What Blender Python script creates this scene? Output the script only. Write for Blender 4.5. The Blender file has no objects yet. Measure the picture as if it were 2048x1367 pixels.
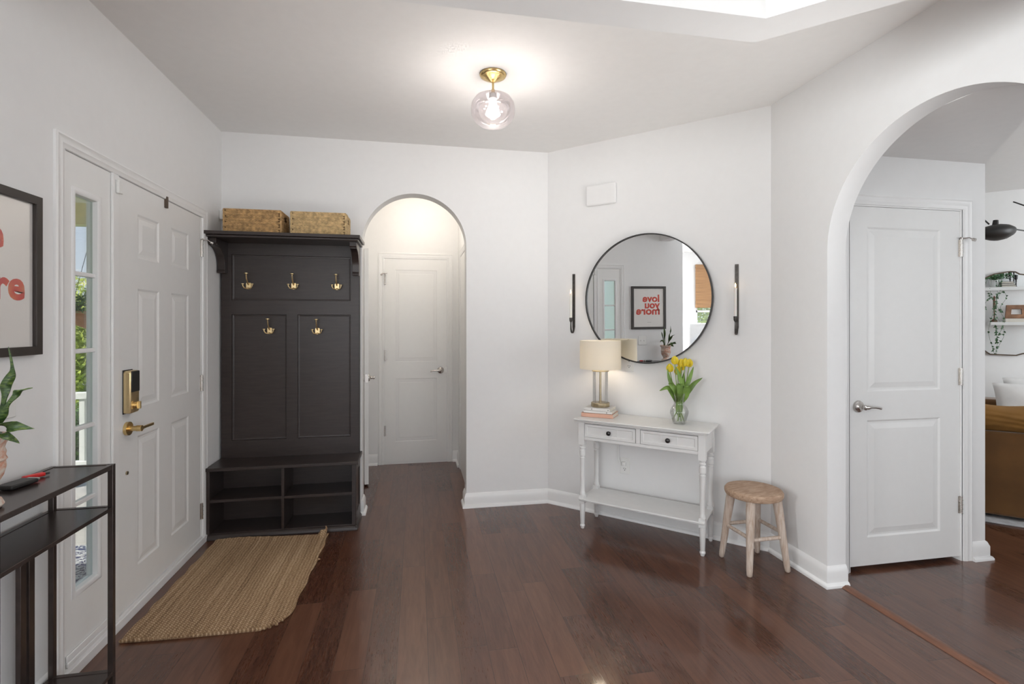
import bpy, math, random
from mathutils import Vector, Matrix
random.seed(7)
SC = bpy.context.scene
COL = SC.collection
PI = math.pi

# ------------------------------------------------------------------ camera, world, light, exposure
YAW = math.atan(191/1010.0)
cam = bpy.data.cameras.new('camera'); cam.sensor_width = 36; cam.lens = 1010/2048*36
cam.shift_y = -34.5/2048; cam.clip_start = 0.02
co = bpy.data.objects.new('camera', cam); COL.objects.link(co)
co.location = (0, 0, 1.39); co.rotation_euler = (PI/2, 0, -YAW); SC.camera = co
SC.view_settings.view_transform = 'Standard'; SC.view_settings.look = 'None'
SC.view_settings.gamma = 1; SC.view_settings.exposure = -0.05; SC.view_settings.use_curve_mapping = False
SC.cycles.max_bounces = 10; SC.cycles.diffuse_bounces = 6; SC.cycles.glossy_bounces = 5
SC.cycles.transmission_bounces = 8; SC.cycles.transparent_max_bounces = 12
SC.cycles.sample_clamp_indirect = 6; SC.cycles.caustics_reflective = False; SC.cycles.caustics_refractive = False

wd = bpy.data.worlds.new('world'); SC.world = wd; wd.use_nodes = True
wn = wd.node_tree.nodes; wl = wd.node_tree.links
bg = wn['Background']; bg.inputs[1].default_value = 1.5
tc = wn.new('ShaderNodeTexCoord'); sx = wn.new('ShaderNodeSeparateXYZ'); cr = wn.new('ShaderNodeValToRGB')
wl.new(tc.outputs['Generated'], sx.inputs[0]); wl.new(sx.outputs['Z'], cr.inputs[0]); wl.new(cr.outputs[0], bg.inputs[0])
cr.color_ramp.elements[0].position = 0.0; cr.color_ramp.elements[0].color = (.80, .86, .92, 1)
cr.color_ramp.elements[1].position = 0.6; cr.color_ramp.elements[1].color = (.34, .50, .80, 1)

def lamp(kind, name, loc, energy, color=(1, 1, 1), size=1.0, size_y=None, direction=None, radius=.05, spread=PI):
    l = bpy.data.lights.new(name, kind); l.energy = energy; l.color = color
    if kind == 'AREA':
        l.shape = 'RECTANGLE'; l.size = size; l.size_y = size_y or size; l.spread = spread
    elif kind == 'SUN': l.angle = .02
    else: l.shadow_soft_size = radius
    o = bpy.data.objects.new(name, l); COL.objects.link(o); o.location = loc
    if direction: o.rotation_euler = Vector(direction).to_track_quat('-Z', 'Y').to_euler()
    return o

lamp('SUN', 'sun', (0, 0, 8), 9.0, (1, .95, .86), direction=(.75, .55, -.8))
# area lamps: daylight of the dining window, the others added as unseen fill
lamp('AREA', 'south_fill_light', (-.4, -3.35, 1.55), 34, (.97, .985, 1), 3.6, 1.9, (0.05, 1, .08))  # added fill from behind the camera, its window is invented
lamp('AREA', 'dining_window_light', (-4.42, -2.45, 1.6), 95, (.95, .98, 1), 1.25, 1.5, (1, .75, .05))
lamp('AREA', 'dining_side_fill_light', (-4.42, .52, 1.6), 190, (.95, .98, 1), .95, 1.5, (1, .28, .05))  # added to brighten the right wall
lamp('AREA', 'living_fill_light', (6.6, .9, 1.7), 74, (.93, .97, 1), 1.6, 1.7, (-.55, 1, 0))  # added fill for the living room, its window is invented
lamp('AREA', 'passage_fill_light', (4.1, -.5, 1.6), 26, (.95, .975, 1), 1.5, 1.4, (-.35, 1, .02))  # added to brighten the passage door
lamp('AREA', 'east_fill_light', (2.08, -2.2, 1.6), 42, (.95, .975, 1), 1.7, 1.4, (-1, .95, .05))  # added fill aimed at the left wall, its window is invented
# added spots out of view that brighten the foyer ceiling
for nm, lc, tg, pw, sz in (('ceiling_fill_right', (2.0, 1.18, 1.05), (.85, 2.6, 2.74), 88, 88), ('ceiling_fill_left', (-1.0, .75, .85), (.2, 3.2, 2.74), 55, 60)):
    o = lamp('SPOT', nm, lc, pw, (1, .99, .965), direction=Vector(tg)-Vector(lc), radius=.25); o.data.spot_size = math.radians(sz); o.data.spot_blend = 1.0

# ------------------------------------------------------------------ materials
class NT:
    def __init__(s, name):
        s.m = bpy.data.materials.new(name); s.m.use_nodes = True
        s.t = s.m.node_tree; s.n = s.t.nodes; s.b = s.n['Principled BSDF']
    def new(s, typ, **k):
        nd = s.n.new('ShaderNode'+typ)
        for a, b in k.items(): setattr(nd, a, b)
        return nd
    def ln(s, a, b): s.t.links.new(a, b)
    def math(s, op, a, b=None):
        nd = s.new('Math', operation=op)
        for i, v in enumerate((a, b)):
            if v is None: continue
            if isinstance(v, (int, float)): nd.inputs[i].default_value = v
            else: s.ln(v, nd.inputs[i])
        return nd.outputs[0]
    def coord(s, scale=(1, 1, 1), rot=(0, 0, 0)):
        c = s.new('TexCoord'); mp = s.new('Mapping'); mp.inputs['Scale'].default_value = scale; mp.inputs['Rotation'].default_value = rot
        s.ln(c.outputs['Object'], mp.inputs[0]); return mp.outputs[0]
    def ramp(s, fac, stops):
        r = s.new('ValToRGB'); e = r.color_ramp.elements
        while len(e) < len(stops): e.new(.5)
        for i, (p, c) in enumerate(stops): e[i].position = p; e[i].color = (*c, 1)
        s.ln(fac, r.inputs[0]); return r.outputs[0]
    def noise(s, vec, scale, detail=3, rough=.5, dist=0):
        n = s.new('TexNoise'); n.inputs['Scale'].default_value = scale; n.inputs['Detail'].default_value = detail
        n.inputs['Roughness'].default_value = rough; n.inputs['Distortion'].default_value = dist
        s.ln(vec, n.inputs['Vector']); return n.outputs[0]
    def bump(s, h, strength=.3, dist=.002):
        b = s.new('Bump'); b.inputs['Strength'].default_value = strength; b.inputs['Distance'].default_value = dist
        s.ln(h, b.inputs['Height']); s.ln(b.outputs[0], s.b.inputs['Normal'])
    def set(s, **k):
        for a, v in k.items(): s.b.inputs[a.replace('_', ' ')].default_value = v

def srgb(r, g, b):
    f = lambda c: (c/255/12.92 if c/255 <= .04045 else ((c/255+.055)/1.055)**2.4)
    return (f(r), f(g), f(b))

def plain(name, rgb, rough=.5, metal=0, var=.0, vs=20, bump=0, bs=60, spec=.5, scale=(1, 1, 1), **k):
    n = NT(name); n.set(Roughness=rough, Metallic=metal); n.b.inputs['Specular IOR Level'].default_value = spec
    v = n.coord(scale)
    a = tuple(max(0, c*(1-var)) for c in rgb); b = tuple(min(1, c*(1+var)) for c in rgb)
    n.ln(n.ramp(n.noise(v, vs), [(.3, a), (.7, b)]), n.b.inputs['Base Color'])
    if bump: n.bump(n.noise(v, bs, 4), bump)
    for a_, v_ in k.items(): n.b.inputs[a_.replace('_', ' ')].default_value = v_
    return n.m

M = {}
M['wall'] = plain('wall_paint', (.795, .795, .792), .62, var=.008, bump=.06, bs=260, spec=.3)
M['ceil'] = plain('ceiling_paint', (.83, .825, .815), .8, var=.01, bump=.08, bs=180, spec=.2)
M['trim'] = plain('trim_paint', (.82, .82, .815), .32, var=.006, bump=.03, bs=30)
M['door'] = plain('door_paint', (.81, .81, .80), .36, var=.008, bump=.03, bs=40)
M['nickel'] = plain('satin_nickel', (.56, .53, .50), .25, 1, var=.05)
M['brass'] = plain('brushed_brass', (.76, .56, .26), .28, 1, var=.08, vs=60)
M['gold'] = plain('satin_gold', (.80, .62, .34), .33, 1, var=.06)
M['antique'] = plain('antique_brass', (.50, .42, .28), .35, 1, var=.12, vs=50)
M['black'] = plain('black_gloss', (.018, .015, .014), .25)
M['blackmatte'] = plain('black_matte', (.015, .014, .013), .45)
M['iron'] = plain('hammered_iron', (.075, .068, .062), .42, .6, var=.25, vs=80, bump=.3, bs=120)
M['bronze'] = plain('bronze_frame', (.12, .09, .065), .4, .7, var=.2)
M['consolemetal'] = plain('console_metal', (.060, .045, .040), .24, .45, var=.15, bump=.03, bs=80)
M['whitewood'] = plain('painted_table', (.78, .78, .77), .38, var=.02, bump=.05, bs=50)
M['plastic'] = plain('white_plastic', (.80, .80, .78), .35)
M['dark'] = plain('slot_dark', (.03, .03, .03), .6)
M['rubber'] = plain('sill_dark', (.10, .07, .05), .6)
M['candle'] = plain('candle_wax', (.80, .77, .72), .5, Subsurface_Weight=.2)
M['paper'] = plain('poster_paper', (.80, .77, .74), .35, var=.04, vs=2)
M['page'] = plain('book_pages', (.72, .66, .56), .7, var=.05, vs=80)
M['coverwhite'] = plain('book_white', (.75, .73, .70), .5, var=.03)
M['coverpink'] = plain('book_pink', (.64, .37, .27), .5, var=.04)
M['covergrey'] = plain('book_grey', (.10, .10, .11), .5)
M['yellowpetal'] = plain('tulip_petal', (.84, .66, .04), .5, var=.15, vs=60, Subsurface_Weight=.1)
M['stem'] = plain('tulip_stem', (.25, .36, .09), .5, var=.2)
M['leaf'] = plain('tulip_leaf', (.15, .26, .045), .42, var=.35, vs=18)
M['ivy'] = plain('ivy_leaf', (.045, .12, .045), .45, var=.4, vs=40)
M['greyveil'] = plain('threshold', (.17, .075, .045), .35, var=.2, vs=8, scale=(8, 1, 8))
M['red'] = plain('red_plastic', (.62, .02, .02), .35)
M['velvet'] = plain('mustard_velvet', (.16, .070, .016), .9, var=.16, vs=6, bump=.1, Sheen_Weight=.5)
M['cushion'] = plain('mustard_cushion', (.27, .13, .028), .9, var=.12, vs=7, bump=.25, bs=14)
M['linen'] = plain('white_linen', (.70, .69, .68), .9, var=.03, bump=.2, bs=60)
M['rugwhite'] = plain('pale_rug', (.55, .56, .58), .95, var=.2, vs=20, bump=.5)
M['concrete'] = plain('porch_concrete', (.50, .47, .45), .9, var=.12, vs=5, bump=.2)
M['cream'] = plain('cream_siding', (.80, .75, .62), .8, var=.03)
M['extwhite'] = plain('white_vinyl', (.80, .80, .80), .5)
M['terracotta'] = plain('terracotta', (.45, .20, .11), .8, var=.2, vs=15)
M['bark'] = plain('bark', (.10, .07, .05), .9, var=.3, bump=.5)
M['grass'] = plain('lawn_grass', (.12, .22, .04), .95, var=.35, vs=3, bump=.5)
M['treeleaf'] = plain('tree_leaf', (.46, .52, .10), .6, var=.55, vs=2.2)
M['treedark'] = plain('shrub_leaf', (.10, .19, .05), .6, var=.5, vs=4)
M['bluefab'] = plain('blue_fabric', (.22, .36, .46), .9, var=.1)
M['brownwood'] = plain('brown_wood', (.18, .07, .035), .4, var=.25, vs=4, scale=(6, 6, 1))
M['framewood'] = plain('carved_frame_wood', (.26, .13, .07), .55, var=.3, vs=12)
M['bamboo'] = plain('bamboo_blind', (.30, .16, .07), .7, var=.35, vs=3, scale=(1, 1, 60), bump=.5)

def m_darkwood():
    n = NT('espresso_paint'); n.set(Roughness=.33); n.b.inputs['Specular IOR Level'].default_value = .5
    v = n.coord((1, 1, 9)); g = n.noise(v, 9, 5, .6)
    n.ln(n.ramp(g, [(.3, (.026, .0175, .0155)), (.7, (.038, .027, .0235))]), n.b.inputs['Base Color'])
    n.bump(n.noise(n.coord((3, 3, 14)), 14, 4), .12); return n.m
M['espresso'] = m_darkwood()

def m_floor():
    n = NT('hardwood_planks'); c = n.new('TexCoord'); s = n.new('SeparateXYZ'); n.ln(c.outputs['Object'], s.inputs[0])
    X, Y = s.outputs['X'], s.outputs['Y']
    rx = n.math('DIVIDE', n.math('ADD', X, 20.018), .127); row = n.math('FLOOR', rx); fx = n.math('FRACT', rx)
    w1 = n.new('TexWhiteNoise', noise_dimensions='1D'); n.ln(row, w1.inputs['W'])
    L = n.math('ADD', n.math('MULTIPLY', w1.outputs[0], .45), .62)
    w1b = n.new('TexWhiteNoise', noise_dimensions='1D'); n.ln(n.math('ADD', row, 77.3), w1b.inputs['W'])
    yy = n.math('DIVIDE', n.math('ADD', n.math('ADD', Y, 30), n.math('MULTIPLY', w1b.outputs[0], 5)), L)
    pl = n.math('FLOOR', yy); fy = n.math('FRACT', yy)
    cb = n.new('CombineXYZ'); n.ln(row, cb.inputs[0]); n.ln(pl, cb.inputs[1])
    w2 = n.new('TexWhiteNoise', noise_dimensions='2D'); n.ln(cb.outputs[0], w2.inputs['Vector']); rnd = w2.outputs[0]
    # grain coordinates shifted per plank
    gv = n.new('CombineXYZ'); n.ln(n.math('MULTIPLY', X, 9), gv.inputs[0]); n.ln(n.math('MULTIPLY', Y, .9), gv.inputs[1]); n.ln(n.math('MULTIPLY', rnd, 40), gv.inputs[2])
    g = n.noise(gv.outputs[0], 4.5, 6, .62, .8)
    gv2 = n.new('CombineXYZ'); n.ln(n.math('MULTIPLY', X, 60), gv2.inputs[0]); n.ln(n.math('MULTIPLY', Y, 4), gv2.inputs[1]); n.ln(n.math('MULTIPLY', rnd, 9), gv2.inputs[2])
    g2 = n.noise(gv2.outputs[0], 4, 4, .6)
    tone = n.math('ADD', n.math('ADD', n.math('MULTIPLY', rnd, .26), .12), n.math('MULTIPLY', g, .70))
    tone = n.math('ADD', tone, n.math('MULTIPLY', g2, .22))
    base = n.ramp(tone, [(.38, (.030, .0105, .0065)), (.58, (.070, .026, .0145)), (.78, (.112, .045, .025)), (1.0, (.155, .068, .038))])
    # knots
    kv = n.new('CombineXYZ'); n.ln(n.math('MULTIPLY', X, 1.6), kv.inputs[0]); n.ln(Y, kv.inputs[1])
    vo = n.new('TexVoronoi'); vo.inputs['Scale'].default_value = 1.15; n.ln(kv.outputs[0], vo.inputs['Vector'])
    kn = n.math('LESS_THAN', n.math('ADD', vo.outputs['Distance'], n.math('MULTIPLY', g2, .05)), .062)
    # gaps
    ex = n.math('MINIMUM', fx, n.math('SUBTRACT', 1, fx)); gx = n.math('LESS_THAN', ex, .009)
    ey = n.math('MULTIPLY', n.math('MINIMUM', fy, n.math('SUBTRACT', 1, fy)), L); gy = n.math('LESS_THAN', ey, .0011)
    gap = n.math('MAXIMUM', gx, gy)
    mx = n.new('Mix', data_type='RGBA'); n.ln(n.math('MULTIPLY', kn, .75), mx.inputs[0]); n.ln(base, mx.inputs[6]); mx.inputs[7].default_value = (.008, .004, .003, 1)
    mx2 = n.new('Mix', data_type='RGBA'); n.ln(n.math('MULTIPLY', gap, .7), mx2.inputs[0]); n.ln(mx.outputs[2], mx2.inputs[6]); mx2.inputs[7].default_value = (.008, .004, .003, 1)
    n.ln(mx2.outputs[2], n.b.inputs['Base Color'])
    rr = n.math('ADD', n.math('MULTIPLY', g2, .14), n.math('ADD', n.math('MULTIPLY', rnd, .06), .20))
    n.ln(rr, n.b.inputs['Roughness']); n.b.inputs['Specular IOR Level'].default_value = .4; n.set(Coat_Weight=.5, Coat_Roughness=.08)
    sc = n.noise(gv.outputs[0], 3.0, 2, .5)
    h = n.math('SUBTRACT', n.math('ADD', n.math('MULTIPLY', sc, .8), n.math('MULTIPLY', g2, .18)), n.math('MULTIPLY', gap, 1.2))
    n.bump(h, .25, .0018); return n.m
M['floor'] = m_floor()

def m_glass(name, tint=(1, 1, 1), refl=.10, veil=0.0, k=.5):
    n = NT(name); out = n.n['Material Output']; n.n.remove(n.b)
    tr = n.new('BsdfTransparent'); tr.inputs[0].default_value = (*tint, 1)
    gl = n.new('BsdfGlossy'); gl.inputs['Roughness'].default_value = .03
    lw = n.new('LayerWeight'); lw.inputs[0].default_value = .35
    f = n.math('ADD', n.math('MULTIPLY', lw.outputs['Fresnel'], k), refl*.25)
    mx = n.new('MixShader'); n.ln(f, mx.inputs[0]); n.ln(tr.outputs[0], mx.inputs[1]); n.ln(gl.outputs[0], mx.inputs[2])
    last = mx
    if veil:
        df = n.new('BsdfTranslucent'); df.inputs[0].default_value = (.9, .86, .88, 1)
        m2 = n.new('MixShader'); m2.inputs[0].default_value = veil; n.ln(mx.outputs[0], m2.inputs[1]); n.ln(df.outputs[0], m2.inputs[2]); last = m2
    n.ln(last.outputs[0], out.inputs[0]); return n.m
M['glass'] = m_glass('clear_glass')
M['windowglass'] = m_glass('window_glass', (.96, .98, .98))
M['globeglass'] = m_glass('globe_glass', (.99, .95, .96), .25, .010)
M['water'] = m_glass('water', (.93, .96, .93), .05)

def m_mirror():
    n = NT('mirror_silver'); n.set(Metallic=1, Roughness=0.0); n.b.inputs['Base Color'].default_value = (.86, .88, .89, 1)
    return n.m
M['mirror'] = m_mirror()

def m_emit(name, col, s):
    n = NT(name); n.b.inputs['Base Color'].default_value = (*col, 1)
    n.b.inputs['Emission Color'].default_value = (*col, 1); n.b.inputs['Emission Strength'].default_value = s; return n.m
M['bulb'] = m_emit('lit_bulb', (1, .93, .82), 16)
M['dome'] = m_emit('lit_dome', (1, .93, .84), 3)
M['flame'] = m_emit('led_flame', (1, .62, .25), 9)

def m_shade():
    n = NT('linen_shade'); out = n.n['Material Output']; n.n.remove(n.b)
    v = n.coord(); g = n.noise(v, 400, 2)
    df = n.new('BsdfDiffuse'); df.inputs[0].default_value = (.92, .89, .83, 1)
    tl = n.new('BsdfTranslucent'); tl.inputs[0].default_value = (.97, .93, .84, 1)
    mx = n.new('MixShader'); mx.inputs[0].default_value = .5
    n.ln(df.outputs[0], mx.inputs[1]); n.ln(tl.outputs[0], mx.inputs[2]); n.ln(mx.outputs[0], out.inputs[0]); return n.m
M['shade'] = m_shade()

def m_jute():
    n = NT('jute_braid'); n.set(Roughness=.95); c = n.new('TexCoord'); s = n.new('SeparateXYZ'); n.ln(c.outputs['Object'], s.inputs[0])
    rx = n.math('FRACT', n.math('DIVIDE', n.math('ADD', s.outputs['X'], n.math('MULTIPLY', n.noise(c.outputs['Object'], 9, 2), .02)), .017))
    wv = n.math('SINE', n.math('MULTIPLY', n.math('ADD', n.math('DIVIDE', s.outputs['Y'], .0135), n.math('MULTIPLY', rx, 1.2)), 2*PI))
    hx = n.math('SINE', n.math('MULTIPLY', rx, PI))
    nz = n.noise(c.outputs['Object'], 330, 3)
    h = n.math('ADD', n.math('MULTIPLY', hx, n.math('ADD', n.math('MULTIPLY', wv, .26), .32)), n.math('ADD', n.math('MULTIPLY', nz, .85), n.math('MULTIPLY', n.noise(c.outputs['Object'], 95, 3), .85)))
    big = n.noise(n.coord((30, .8, 1)), 1.4, 3)
    f = n.math('ADD', n.math('MULTIPLY', h, .40), n.math('MULTIPLY', big, .38))
    n.ln(n.ramp(f, [(.42, (.14, .075, .034)), (.62, (.37, .235, .125)), (.88, (.70, .53, .36))]), n.b.inputs['Base Color'])
    n.bump(h, .8, .004); return n.m
M['jute'] = m_jute()
M['liner'] = plain('weave_gap_shade', (.12, .065, .028), .9, var=.3, vs=60)  # shade between the strands, put into the lining colour
M['seagrass'] = plain('water_hyacinth', (.46, .29, .13), .8, var=.38, vs=45, bump=.5, bs=200)
M['seagrasspale'] = plain('pale_water_hyacinth', (.54, .39, .20), .8, var=.32, vs=45, bump=.5, bs=200)

def m_stool(name, a, b, sc):
    n = NT(name); n.set(Roughness=.7)
    v = n.coord(sc); g = n.noise(v, 9, 5, .6, .6)
    n.ln(n.ramp(g, [(.28, a), (.5, tuple((p+q)/2 for p, q in zip(a, b))), (.75, b)]), n.b.inputs['Base Color']); n.bump(g, .35); return n.m
M['teak'] = m_stool('raw_teak_seat', (.26, .15, .09), (.58, .42, .30), (2, 9, 9))
M['teakleg'] = m_stool('bleached_teak_leg', (.40, .28, .20), (.68, .60, .53), (7, 7, 1))

def m_snake():
    n = NT('snake_plant_leaf'); n.set(Roughness=.4)
    v = n.coord((3, 3, 14)); g = n.noise(v, 14, 4, .6, 1.0)
    n.ln(n.ramp(g, [(.38, (.014, .038, .010)), (.52, (.045, .095, .020)), (.66, (.16, .21, .055))]), n.b.inputs['Base Color']); return n.m
M['snake'] = m_snake()
def m_pot():
    n = NT('weathered_terracotta'); n.set(Roughness=.9)
    g = n.noise(n.coord(), 26, 6, .7, .4)
    n.ln(n.ramp(g, [(.32, (.50, .17, .09)), (.44, (.60, .38, .29)), (.56, (.66, .60, .53))]), n.b.inputs['Base Color']); n.bump(g, .7, .004); return n.m
M['pot'] = m_pot()
def m_letter():
    n = NT('red_orange_ink'); n.set(Roughness=.5)
    g = n.noise(n.coord((1, 1, 1)), 22, 1)
    n.ln(n.ramp(g, [(.42, (.55, .02, .012)), (.55, (.62, .065, .022)), (.66, (.62, .15, .06))]), n.b.inputs['Base Color']); return n.m
M['ink'] = m_letter()
def m_mat():
    n = NT('patterned_doormat'); n.set(Roughness=.95)
    g = n.noise(n.coord(), 22, 1, .5, 3)
    n.ln(n.ramp(g, [(.47, (.035, .045, .12)), (.53, (.55, .55, .56))]), n.b.inputs['Base Color']); return n.m
M['doormat'] = m_mat()

# ------------------------------------------------------------------ mesh helpers
class MB:
    def __init__(s): s.v = []; s.f = []; s.T = Matrix.Identity(4)
    def add(s, vs, fs):
        o = len(s.v); s.v += [tuple(s.T @ Vector(v)) for v in vs]; s.f += [tuple(o+i for i in f) for f in fs]; return s
    def box(s, x0, x1, y0, y1, z0, z1):
        return s.add([(x, y, z) for x in (x0, x1) for y in (y0, y1) for z in (z0, z1)],
                     [(0, 1, 3, 2), (4, 6, 7, 5), (0, 4, 5, 1), (2, 3, 7, 6), (0, 2, 6, 4), (1, 5, 7, 3)])
    def tube(s, pts, r, n=10, caps=True, flat=1.0, up=None):
        pts = [Vector(p) for p in pts]; k = len(pts); rs = r if isinstance(r, (list, tuple)) else [r]*k
        d0 = (pts[1]-pts[0]).normalized(); a = Vector(up) if up else (Vector((0, 0, 1)) if abs(d0.z) < .9 else Vector((1, 0, 0)))
        u = (a - d0*a.dot(d0)).normalized(); vs = []
        for i, p in enumerate(pts):
            d = (pts[min(i+1, k-1)]-pts[max(i-1, 0)]).normalized(); u = (u - d*u.dot(d)).normalized(); w = d.cross(u)
            for j in range(n):
                t = 2*PI*j/n; vs.append(p + u*(rs[i]*math.cos(t)) + w*(rs[i]*flat*math.sin(t)))
        fs = [(i*n+j, i*n+(j+1) % n, (i+1)*n+(j+1) % n, (i+1)*n+j) for i in range(k-1) for j in range(n)]
        if caps: fs += [tuple(range(n-1, -1, -1)), tuple((k-1)*n+j for j in range(n))]
        return s.add(vs, fs)
    def cyl(s, p0, p1, r0, r1=None, n=24): return s.tube([p0, p1], [r0, r0 if r1 is None else r1], n)
    def lathe(s, prof, n=32, c=(0, 0, 0), closed=False):
        vs = [(c[0]+r*math.cos(2*PI*j/n), c[1]+r*math.sin(2*PI*j/n), c[2]+z) for r, z in prof for j in range(n)]; k = len(prof)
        fs = [(i*n+j, i*n+(j+1) % n, (i+1)*n+(j+1) % n, (i+1)*n+j) for i in range(k-1) for j in range(n)]
        if closed: fs += [((k-1)*n+j, (k-1)*n+(j+1) % n, (j+1) % n, j) for j in range(n)]
        else:
            if prof[0][0] > 1e-4: fs.append(tuple(range(n-1, -1, -1)))
            if prof[-1][0] > 1e-4: fs.append(tuple((k-1)*n+j for j in range(n)))
        return s.add(vs, fs)
    def prism(s, poly, fn, b0, b1):
        n = len(poly); vs = [fn(p, q, b0) for p, q in poly] + [fn(p, q, b1) for p, q in poly]
        fs = [tuple(range(n)), tuple(range(2*n-1, n-1, -1))] + [(i, i+n, (i+1) % n+n, (i+1) % n) for i in range(n)]
        return s.add(vs, fs)
    def sweep(s, prof, path, fn, closed=False):
        P = [Vector(p) for p in path]; k = len(P); rows = []
        for i in range(k):
            if closed: a, b = P[i]-P[i-1], P[(i+1) % k]-P[i]
            else:
                a = P[i]-P[i-1] if i else P[1]-P[0]; b = P[i+1]-P[i] if i < k-1 else P[i]-P[i-1]
            na = Vector((-a.y, a.x)).normalized(); nb = Vector((-b.y, b.x)).normalized()
            m = (na+nb)/(1+na.dot(nb)); rows.append([fn(P[i].x+m.x*o, P[i].y+m.y*o, h) for o, h in prof])
        n = len(prof); vs = [v for r in rows for v in r]; kk = k if closed else k-1
        fs = [(i*n+j, ((i+1) % k)*n+j, ((i+1) % k)*n+(j+1) % n, i*n+(j+1) % n) for i in range(kk) for j in range(n)]
        if not closed: fs += [tuple(range(n)), tuple((k-1)*n+j for j in range(n-1, -1, -1))]
        return s.add(vs, fs)
    def ball(s, c, r, n=16, m=10):
        rx, ry, rz = r if isinstance(r, (list, tuple)) else (r, r, r)
        vs = [(c[0], c[1], c[2]-rz)]
        for i in range(1, m):
            t = PI*i/m
            vs += [(c[0]+rx*math.sin(t)*math.cos(2*PI*j/n), c[1]+ry*math.sin(t)*math.sin(2*PI*j/n), c[2]-rz*math.cos(t)) for j in range(n)]
        vs.append((c[0], c[1], c[2]+rz)); L = len(vs)-1
        fs = [(0, 1+(j+1) % n, 1+j) for j in range(n)] + [(L, 1+(m-2)*n+j, 1+(m-2)*n+(j+1) % n) for j in range(n)]
        fs += [(1+i*n+j, 1+i*n+(j+1) % n, 1+(i+1)*n+(j+1) % n, 1+(i+1)*n+j) for i in range(m-2) for j in range(n)]
        return s.add(vs, fs)
    def blade(s, pts, ws, side, cup=.25, th=.0012):
        """a thin leaf: centre line pts, half widths ws, side direction(s); folded slightly along the middle"""
        k = len(pts); rows = []
        for i in range(k):
            p = Vector(pts[i]); d = (Vector(pts[min(i+1, k-1)])-Vector(pts[max(i-1, 0)])).normalized()
            sd = Vector(side[i] if isinstance(side, list) else side); sd = (sd-d*sd.dot(d)).normalized(); nn = d.cross(sd).normalized()
            w = ws[i]; up = nn*(w*cup)
            top = [p-sd*w+up, p-sd*w*.5+up*.3, p, p+sd*w*.5+up*.3, p+sd*w+up]
            rows.append(top + [q-nn*th for q in reversed(top)])
        n = 10; vs = [v for r in rows for v in r]
        fs = [(i*n+j, i*n+(j+1) % n, (i+1)*n+(j+1) % n, (i+1)*n+j) for i in range(k-1) for j in range(n)]
        fs += [tuple(range(n-1, -1, -1)), tuple((k-1)*n+j for j in range(n))]
        return s.add(vs, fs)
    def build(s, name, mat, parent=None, smooth=False, bevel=0, seg=2, sub=0):
        me = bpy.data.meshes.new(name); me.from_pydata(s.v, [], s.f); me.validate(); me.update()
        import bmesh
        bm = bmesh.new(); bm.from_mesh(me); bmesh.ops.recalc_face_normals(bm, faces=bm.faces); bm.to_mesh(me); bm.free()
        me.materials.append(M[mat] if isinstance(mat, str) else mat)
        o = bpy.data.objects.new(name, me); COL.objects.link(o)
        if parent is not None: o.parent = parent
        if bevel:
            b = o.modifiers.new('bevel', 'BEVEL'); b.width = bevel; b.segments = seg; b.limit_method = 'ANGLE'; b.angle_limit = math.radians(40)
            b.use_clamp_overlap = True
        if sub:
            q = o.modifiers.new('sub', 'SUBSURF'); q.levels = sub; q.render_levels = sub
        if smooth or bevel:
            for p in me.polygons: p.use_smooth = True
            if not sub:
                try:
                    with bpy.context.temp_override(object=o, active_object=o, selected_objects=[o], selected_editable_objects=[o]):
                        bpy.ops.object.shade_smooth_by_angle(angle=math.radians(38))
                except Exception:
                    pass
        return o

def tag(o, label=None, cat=None, group=None, kind=None):
    if label: o['label'] = label
    if cat: o['category'] = cat
    if group: o['group'] = group
    if kind: o['kind'] = kind
    return o
def thing(name, label, cat, loc=(0, 0, 0), rz=0, group=None, kind=None, rx=0, ry=0):
    o = bpy.data.objects.new(name, None); COL.objects.link(o); o.location = loc; o.rotation_euler = (rx, ry, rz)
    o.empty_display_size = .05
    return tag(o, label, cat, group, kind)
def mb(): return MB()
def copy_tree(o, parent=None):
    c = o.copy(); COL.objects.link(c)
    if parent is not None: c.parent = parent
    for ch in list(o.children): copy_tree(ch, c)
    return c
def arc(cx, cy, r, a0, a1, n): return [(cx+r*math.cos(a0+(a1-a0)*i/n), cy+r*math.sin(a0+(a1-a0)*i/n)) for i in range(n+1)]

# ------------------------------------------------------------------ frames of reference
CH = 2.74
B_ = Vector((1.014, 3.843)); C_ = Vector((2.146, 2.761)); D_ = (C_-B_).normalized(); N_ = Vector((-D_.y, D_.x))   # N_ points away from the room
ANG = math.atan2(D_.y, D_.x)
def wp(u, dist, z=0): p = B_ + D_*u - N_*dist; return (p.x, p.y, z)       # a point by the angled wall
K45 = B_.dot(N_)

# ------------------------------------------------------------------ shell
S = dict(kind='structure')
fl = mb().box(-4.72, 11, -4, 1.48, -.12, 0).box(-1.46, 11, 1.48, 9, -.12, 0).build('floor', 'floor'); tag(fl, 'dark reddish-brown hardwood plank floor', kind='structure')

def vwall(name, p0, p1, z0, z1, thick, label=None, mat='wall'):
    """straight wall whose room face runs p0 -> p1 (viewer sees p0 on the left); thickness goes away from the viewer"""
    a, b = Vector(p0), Vector(p1); u = (b-a).normalized(); n = Vector((-u.y, u.x))
    q = [a, b, b+n*thick, a+n*thick]
    o = mb().prism([tuple(v) for v in q], lambda p, r, h: (p, r, h), z0, z1).build(name, mat)
    return tag(o, label, kind='structure')

# left wall with the front door assembly cut out
w = mb().box(-1.46, -1.34, 1.36, 2.2, 0, CH).box(-1.46, -1.34, 3.56, 3.965, 0, CH).box(-1.46, -1.34, 2.2, 3.56, 2.118, CH)
tag(w.build('wall_left', 'wall'), 'white wall holding the front door', kind='structure')
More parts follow.
